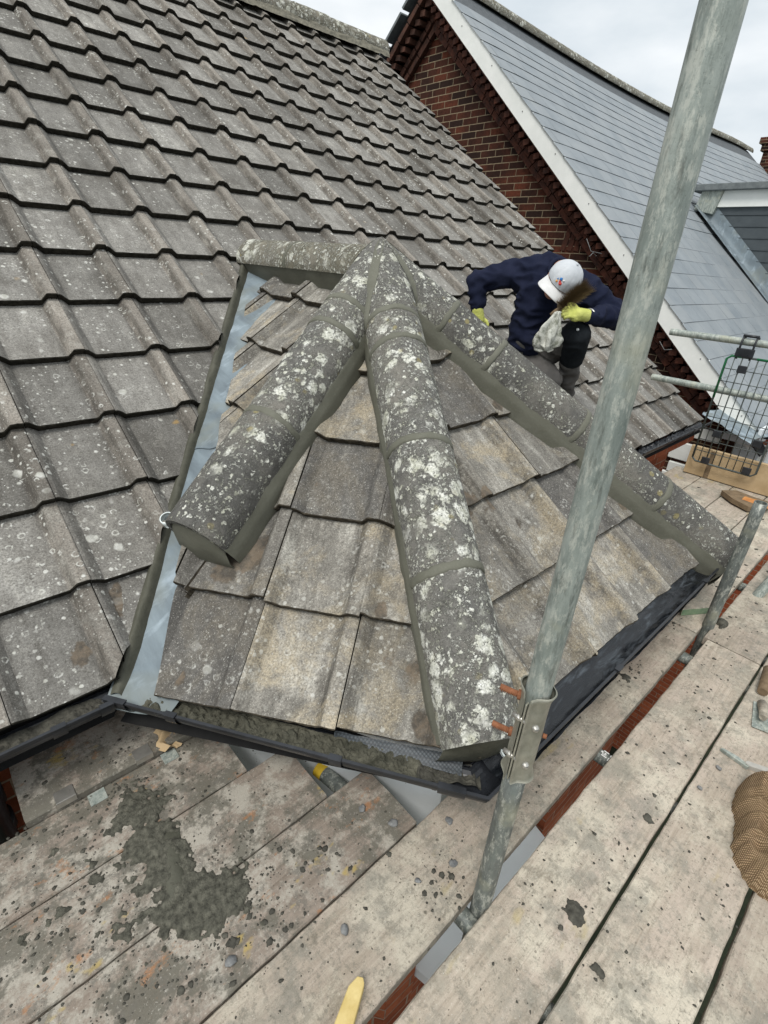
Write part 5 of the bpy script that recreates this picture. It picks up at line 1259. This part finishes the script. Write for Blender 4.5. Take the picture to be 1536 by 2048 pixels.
sw=fuse('sweatshirt',[('c',J['waist']+ax(0,.02,.0),J['chest'],.135,.148),('c',J['chest'],J['upback'],.145,.105),('c',J['upback'],J['shR'],.10,.078),('c',J['upback'],J['shL'],.10,.082),('c',J['chest'],J['shL'],.12,.08),('c',J['chest'],J['shR'],.12,.07),
 ('c',J['shR'],J['elR'],.078,.060),('c',J['elR'],J['wrR']+ax(0,-.01,0),.060,.044),('b',J['elR']+ax(-.006,.01,0),.058,(1,1,1),None),
 ('c',J['shL'],J['elL'],.083,.070),('c',J['elL'],J['wrL'],.066,.042),('b',J['elL']+ax(.01,.01,0),.066,(1,1,1),None),
 ('b',J['waist']+ax(.015,.045,-.02),.120,(1.1,.9,.7),None)],.0085,'navy',person,4,.012,13,1)
bm=BM(); d=(J['wrR']-J['elR']).normalized(); add_tube(bm,[J['wrR']+d*t for t in (-.035,-.03,-.01,.008,.012)],[.040,.044,.044,.042,.036],20); obj('cuff',bm,'navy',sw)
bm=BM(); d=(J['wrL']-J['elL']).normalized(); add_tube(bm,[J['wrL']+d*t for t in (-.035,-.03,-.01,.008,.012)],[.040,.044,.042,.040,.034],20); obj('cuff',bm,'navy',sw)
bm=BM(); 
nk=J['neck']+ax(-.01,.0,-.03); m=frame(H(0,0,-.05)-J['chest']); add_tube(bm,[nk+m@V((math.cos(a)*.066,math.sin(a)*.060,0)) for a in [2*math.pi*k/24 for k in range(25)]],.012,8); obj('collar',bm,'navy',sw)
tr_=fuse('trousers',[('b',J['pelvis']+ax(0,0,0),.125,(1,1,1),None),('c',J['pelvis'],J['hipL'],.12,.095),('c',J['hipL'],J['knL'],.095,.070),('c',J['knL'],J['anL'],.070,.052),('c',J['pelvis'],J['hipR'],.12,.105),('c',J['hipR'],J['knR'],.105,.085),('c',J['knR'],J['anR'],.070,.052),('c',J['waist']+ax(0,.04,0),J['pelvis'],.118,.12)],.0085,'trouser',person,4,.009,11,3)
kd=(J['anL']-J['knL']).normalized()
kp=fuse('knee_pad',[('b',J['knL']+kd*.01+ax(0,-.006,-.012),.086,(1,1,1),None),('c',J['knL']+kd*.03+ax(0,0,-.014),J['knL']+kd*.17+ax(0,0,-.012),.082,.070)],.008,'kneepad',tr_,4,.003,14,5)
bm=BM(); add_ball(bm,J['knL']+ax(-.020,-.004,-.094),.008,2); add_tube(bm,[J['knL']+kd*.09+ax(-.045,0,-.094),J['knL']+kd*.09+ax(.03,.006,-.096)],.0022,6); obj('reflective_stud',bm,'whitegrey',kp)
bm=BM(); pk=J['hipR']+ax(-.105,-.02,0); 
fuse('pocket_flap',[('b',pk,.05,(.35,1.0,1.1),Matrix((CX,CY,CZ)).transposed())],.006,'kneepad',tr_,2,.003,30)
bm.free()
for a,b in (('anL','toeL'),('anR','toeR')):
    fuse('boot',[('c',J[a],J[a]+(J[b]-J[a])*.3,.052,.050),('c',J[a]+(J[b]-J[a])*.3,J[b],.048,.040)],.008,'boot',person,2)
# cap: crown with panel seams, button, curved brim and small embroidery
bm=BM(); Rc=.104
def crown(i,j,r=Rc):
    a=i*2*math.pi; p=j*math.pi*.57; sx,sy,sz=.93,1.06,.88
    seam=1-.018*math.exp(-((((a+math.pi/6)/(math.pi/3))%1-.0)*16)**2)-.018*math.exp(-((1-((a+math.pi/6)/(math.pi/3))%1)*16)**2)
    w=1+.02*noise.noise(V((math.cos(a)*2.5,math.sin(a)*2.5,j*4)))*min(1,j*2)
    return H(math.sin(p)*math.sin(a)*r*sx*seam*w,math.sin(p)*math.cos(a)*r*sy*seam*w-.004,math.cos(p)*r*sz*(1 if seam>.99 else .995)+.018)
grid(bm,lambda i,j:crown(i,max(j,.001)),96,30); bmesh.ops.remove_doubles(bm,verts=bm.verts,dist=.0002); capo=obj('cap',bm,'cap',person,smooth=True)
bm=BM(); 
def brim(i,j,o=0):
    a=(i-.5)*math.radians(150); k=j; r0=.093; ext=.080*k*(math.cos(a*1.05)**.55 if abs(a)<1.49 else 0)
    x=math.sin(a)*(r0*.93+ext*.35); y=math.cos(a)*(r0*1.03)+ext*1.0; z=-.006-.028*(abs(math.sin(a)))**2*(.4+k)*1.0-.018*k+o
    return H(x,y,z)
g1=grid(bm,brim,40,12); g2=grid(bm,lambda i,j:brim(i,j,-.0035),40,12)
for i in range(40): bm.faces.new((g1[i][12],g1[i+1][12],g2[i+1][12],g2[i][12]))
obj('brim',bm,'brim',capo,smooth=True)
bm=BM(); add_ball(bm,crown(0,.001)+up*.002,.008,2,0,(1,1,1)); obj('button',bm,'cap',capo)
def emb(i,j,mat,r,sq=(1,.7,1)):
    bm=BM(); p=crown(i,j); add_ball(bm,p,r,2,.3,(1,1,1)); obj('embroidery',bm,mat,capo)
emb(.985,.70,'print_blue',.008); emb(.005,.82,'print_red',.009); emb(.965,.84,'print_orange',.006); emb(.015,.68,'print_white',.005); emb(.99,.77,'print_red',.006); emb(.96,.76,'print_blue',.004)
# gloves
def finger(base,d1,d2,d3,l,r):
    a=V(base);b=a+d1.normalized()*l*.42;c=b+d2.normalized()*l*.32;d=c+d3.normalized()*l*.26
    return [('c',a,b,r,r*.97),('c',b,c,r*.97,r*.9),('c',c,d,r*.9,r*.8)]
hL=J['haL']
sh=[('b',hL+ax(.008,0,0),.042,(1,1,.62),Matrix((CX,CY,CZ)).transposed()),('c',J['wrL']+ax(.0,0,0),hL+ax(.02,0,0),.034,.034)]
for k,(dy,l) in enumerate(((-.026,.070),(-.010,.078),(.006,.074),(.021,.060))):
    sh+=finger(hL+ax(-.012,dy,-.016),ax(-1,.04*k-.05,-.35),ax(-.85,.1,.55),ax(-.1,.1,1),l,.0092)
sh+=finger(hL+ax(.012,-.026,-.012),ax(-.65,-.70,-.2),ax(-.95,-.25,-.0),ax(-1,.1,.1),.060,.0105)
fuse('glove',sh,.0042,'glove',person,2,.0012,70,2)
hR=J['haR']
sh=[('b',hR,.042,(.95,1.05,.6),Matrix((CX,CY,CZ)).transposed()),('c',J['wrR']+ax(0,.015,0),hR,.037,.038)]
for k,(dx,l) in enumerate(((-.028,.068),(-.010,.078),(.008,.075),(.025,.060))):
    sh+=finger(hR+ax(dx,.028,-.004),ax(.12,1,.05),ax(.1,1,.45),ax(.0,.8,.9),l,.0095)
sh+=finger(hR+ax(.032,-.004,-.004),ax(.75,.7,-.1),ax(.4,.95,.1),ax(0,1,.3),.056,.0105)
fuse('glove',sh,.0042,'glove',person,2,.0012,70,4)
wt=J['wrL']+ax(-.028,.004,-.030)
bm=BM(); m=frame(-CZ+CX*.5); add_tube(bm,[wt,wt+m.col[2]*.010],.019,20); w_=obj('watch',bm,'steel',person)
bm=BM(); add_tube(bm,[wt+m.col[2]*.0101,wt+m.col[2]*.0112],.0145,20); obj('dial',bm,'white',w_)
bm=BM(); d=(J['wrL']-J['elL']).normalized(); mm=frame(d); c0=J['wrL']+d*(.018); add_tube(bm,[c0+mm@V((math.cos(a)*.038,math.sin(a)*.036,0)) for a in [2*math.pi*k/24 for k in range(25)]],.006,6); obj('strap',bm,'steel',w_)

# brush held upright in the gloved hand
A=V((2.507,0.255,0.952))+ax(.006,.004,.01); B=V((2.624,0.182,1.052))+ax(0,0,.01)
bt=thing('hand_brush','brown bristled hand brush held up in the yellow glove','brush',tuple(A))
d=(B-A).normalized(); m=frame(d,up=-CZ)
bm=BM(); nrm=(-CZ-d*(-CZ).dot(d)).normalized(); s_=d.cross(nrm)
add_box(bm,A.lerp(B,.5)-nrm*.02,(.045,.016,(B-A).length+.02),rot=Matrix((s_,nrm,d)).transposed(),bev=.005); add_tube(bm,[A-nrm*.02,A-nrm*.026-d*.03,A-nrm*.035-d*.06],[.012,.013,.012],12); obj('handle',bm,'darkwood',bt)
bm=BM()
for q in range(2200):
    t=rnd.random(); l=rnd.uniform(-.027,.027); p=A.lerp(B,t)+s_*l-nrm*.012; dr=(nrm*1+s_*(l*16+rnd.gauss(0,.16))+d*((t-.5)*.7+rnd.gauss(0,.16))).normalized(); ln=rnd.uniform(.040,.064)
    w=s_*.0008; w2=d*.0008; tip=p+dr*ln; a=bm.verts.new(p+w); b=bm.verts.new(p-w+w2); c=bm.verts.new(p-w-w2); e=bm.verts.new(tip)
    for f in ((a,b,e),(b,c,e),(c,a,e)): bm.faces.new(f)
obj('bristles',bm,'bristle',bt)
# dirty rag hanging from the same hand
bm=BM()
T=V((2.454,0.244,0.909))+ax(.012,-.012,.0); Bt=V((2.442,0.246,0.719))+ax(-.004,0,.0)
def rag(i,j):
    a=i*2*math.pi; c=T.lerp(Bt,j)+ax(-.020*math.sin(j*2.6),0,.0)
    w=.016+.052*math.sin(min(1,j*1.15)*math.pi*.62)**1.6-(.035 if j>.93 else 0)*((j-.93)/.07 if j>.93 else 0)
    f=1+.34*math.sin(5*a+j*3)+.22*math.sin(9*a-j*4)+.35*noise.noise(V((math.cos(a)*7,math.sin(a)*7,j*3)))+.12*noise.noise(V((math.cos(a)*3,math.sin(a)*3,j*6)))
    return c+ax(math.cos(a)*w*f*.85,.012*math.sin(3*a)*j,math.sin(a)*w*.45*f)
grid(bm,rag,72,40); bmesh.ops.remove_doubles(bm,verts=bm.verts,dist=.0003); bmesh.ops.holes_fill(bm,edges=[e for e in bm.edges if e.is_boundary])
o=obj('rag',bm,'ragm',None,smooth=True,origin=tuple(T)); tag(o,'stained white rag dangling from the gloved hand over the black knee pad','rag')
print('objects',len(bpy.data.objects),'verts',sum(len(o.data.vertices) for o in bpy.data.objects if o.type=='MESH'))
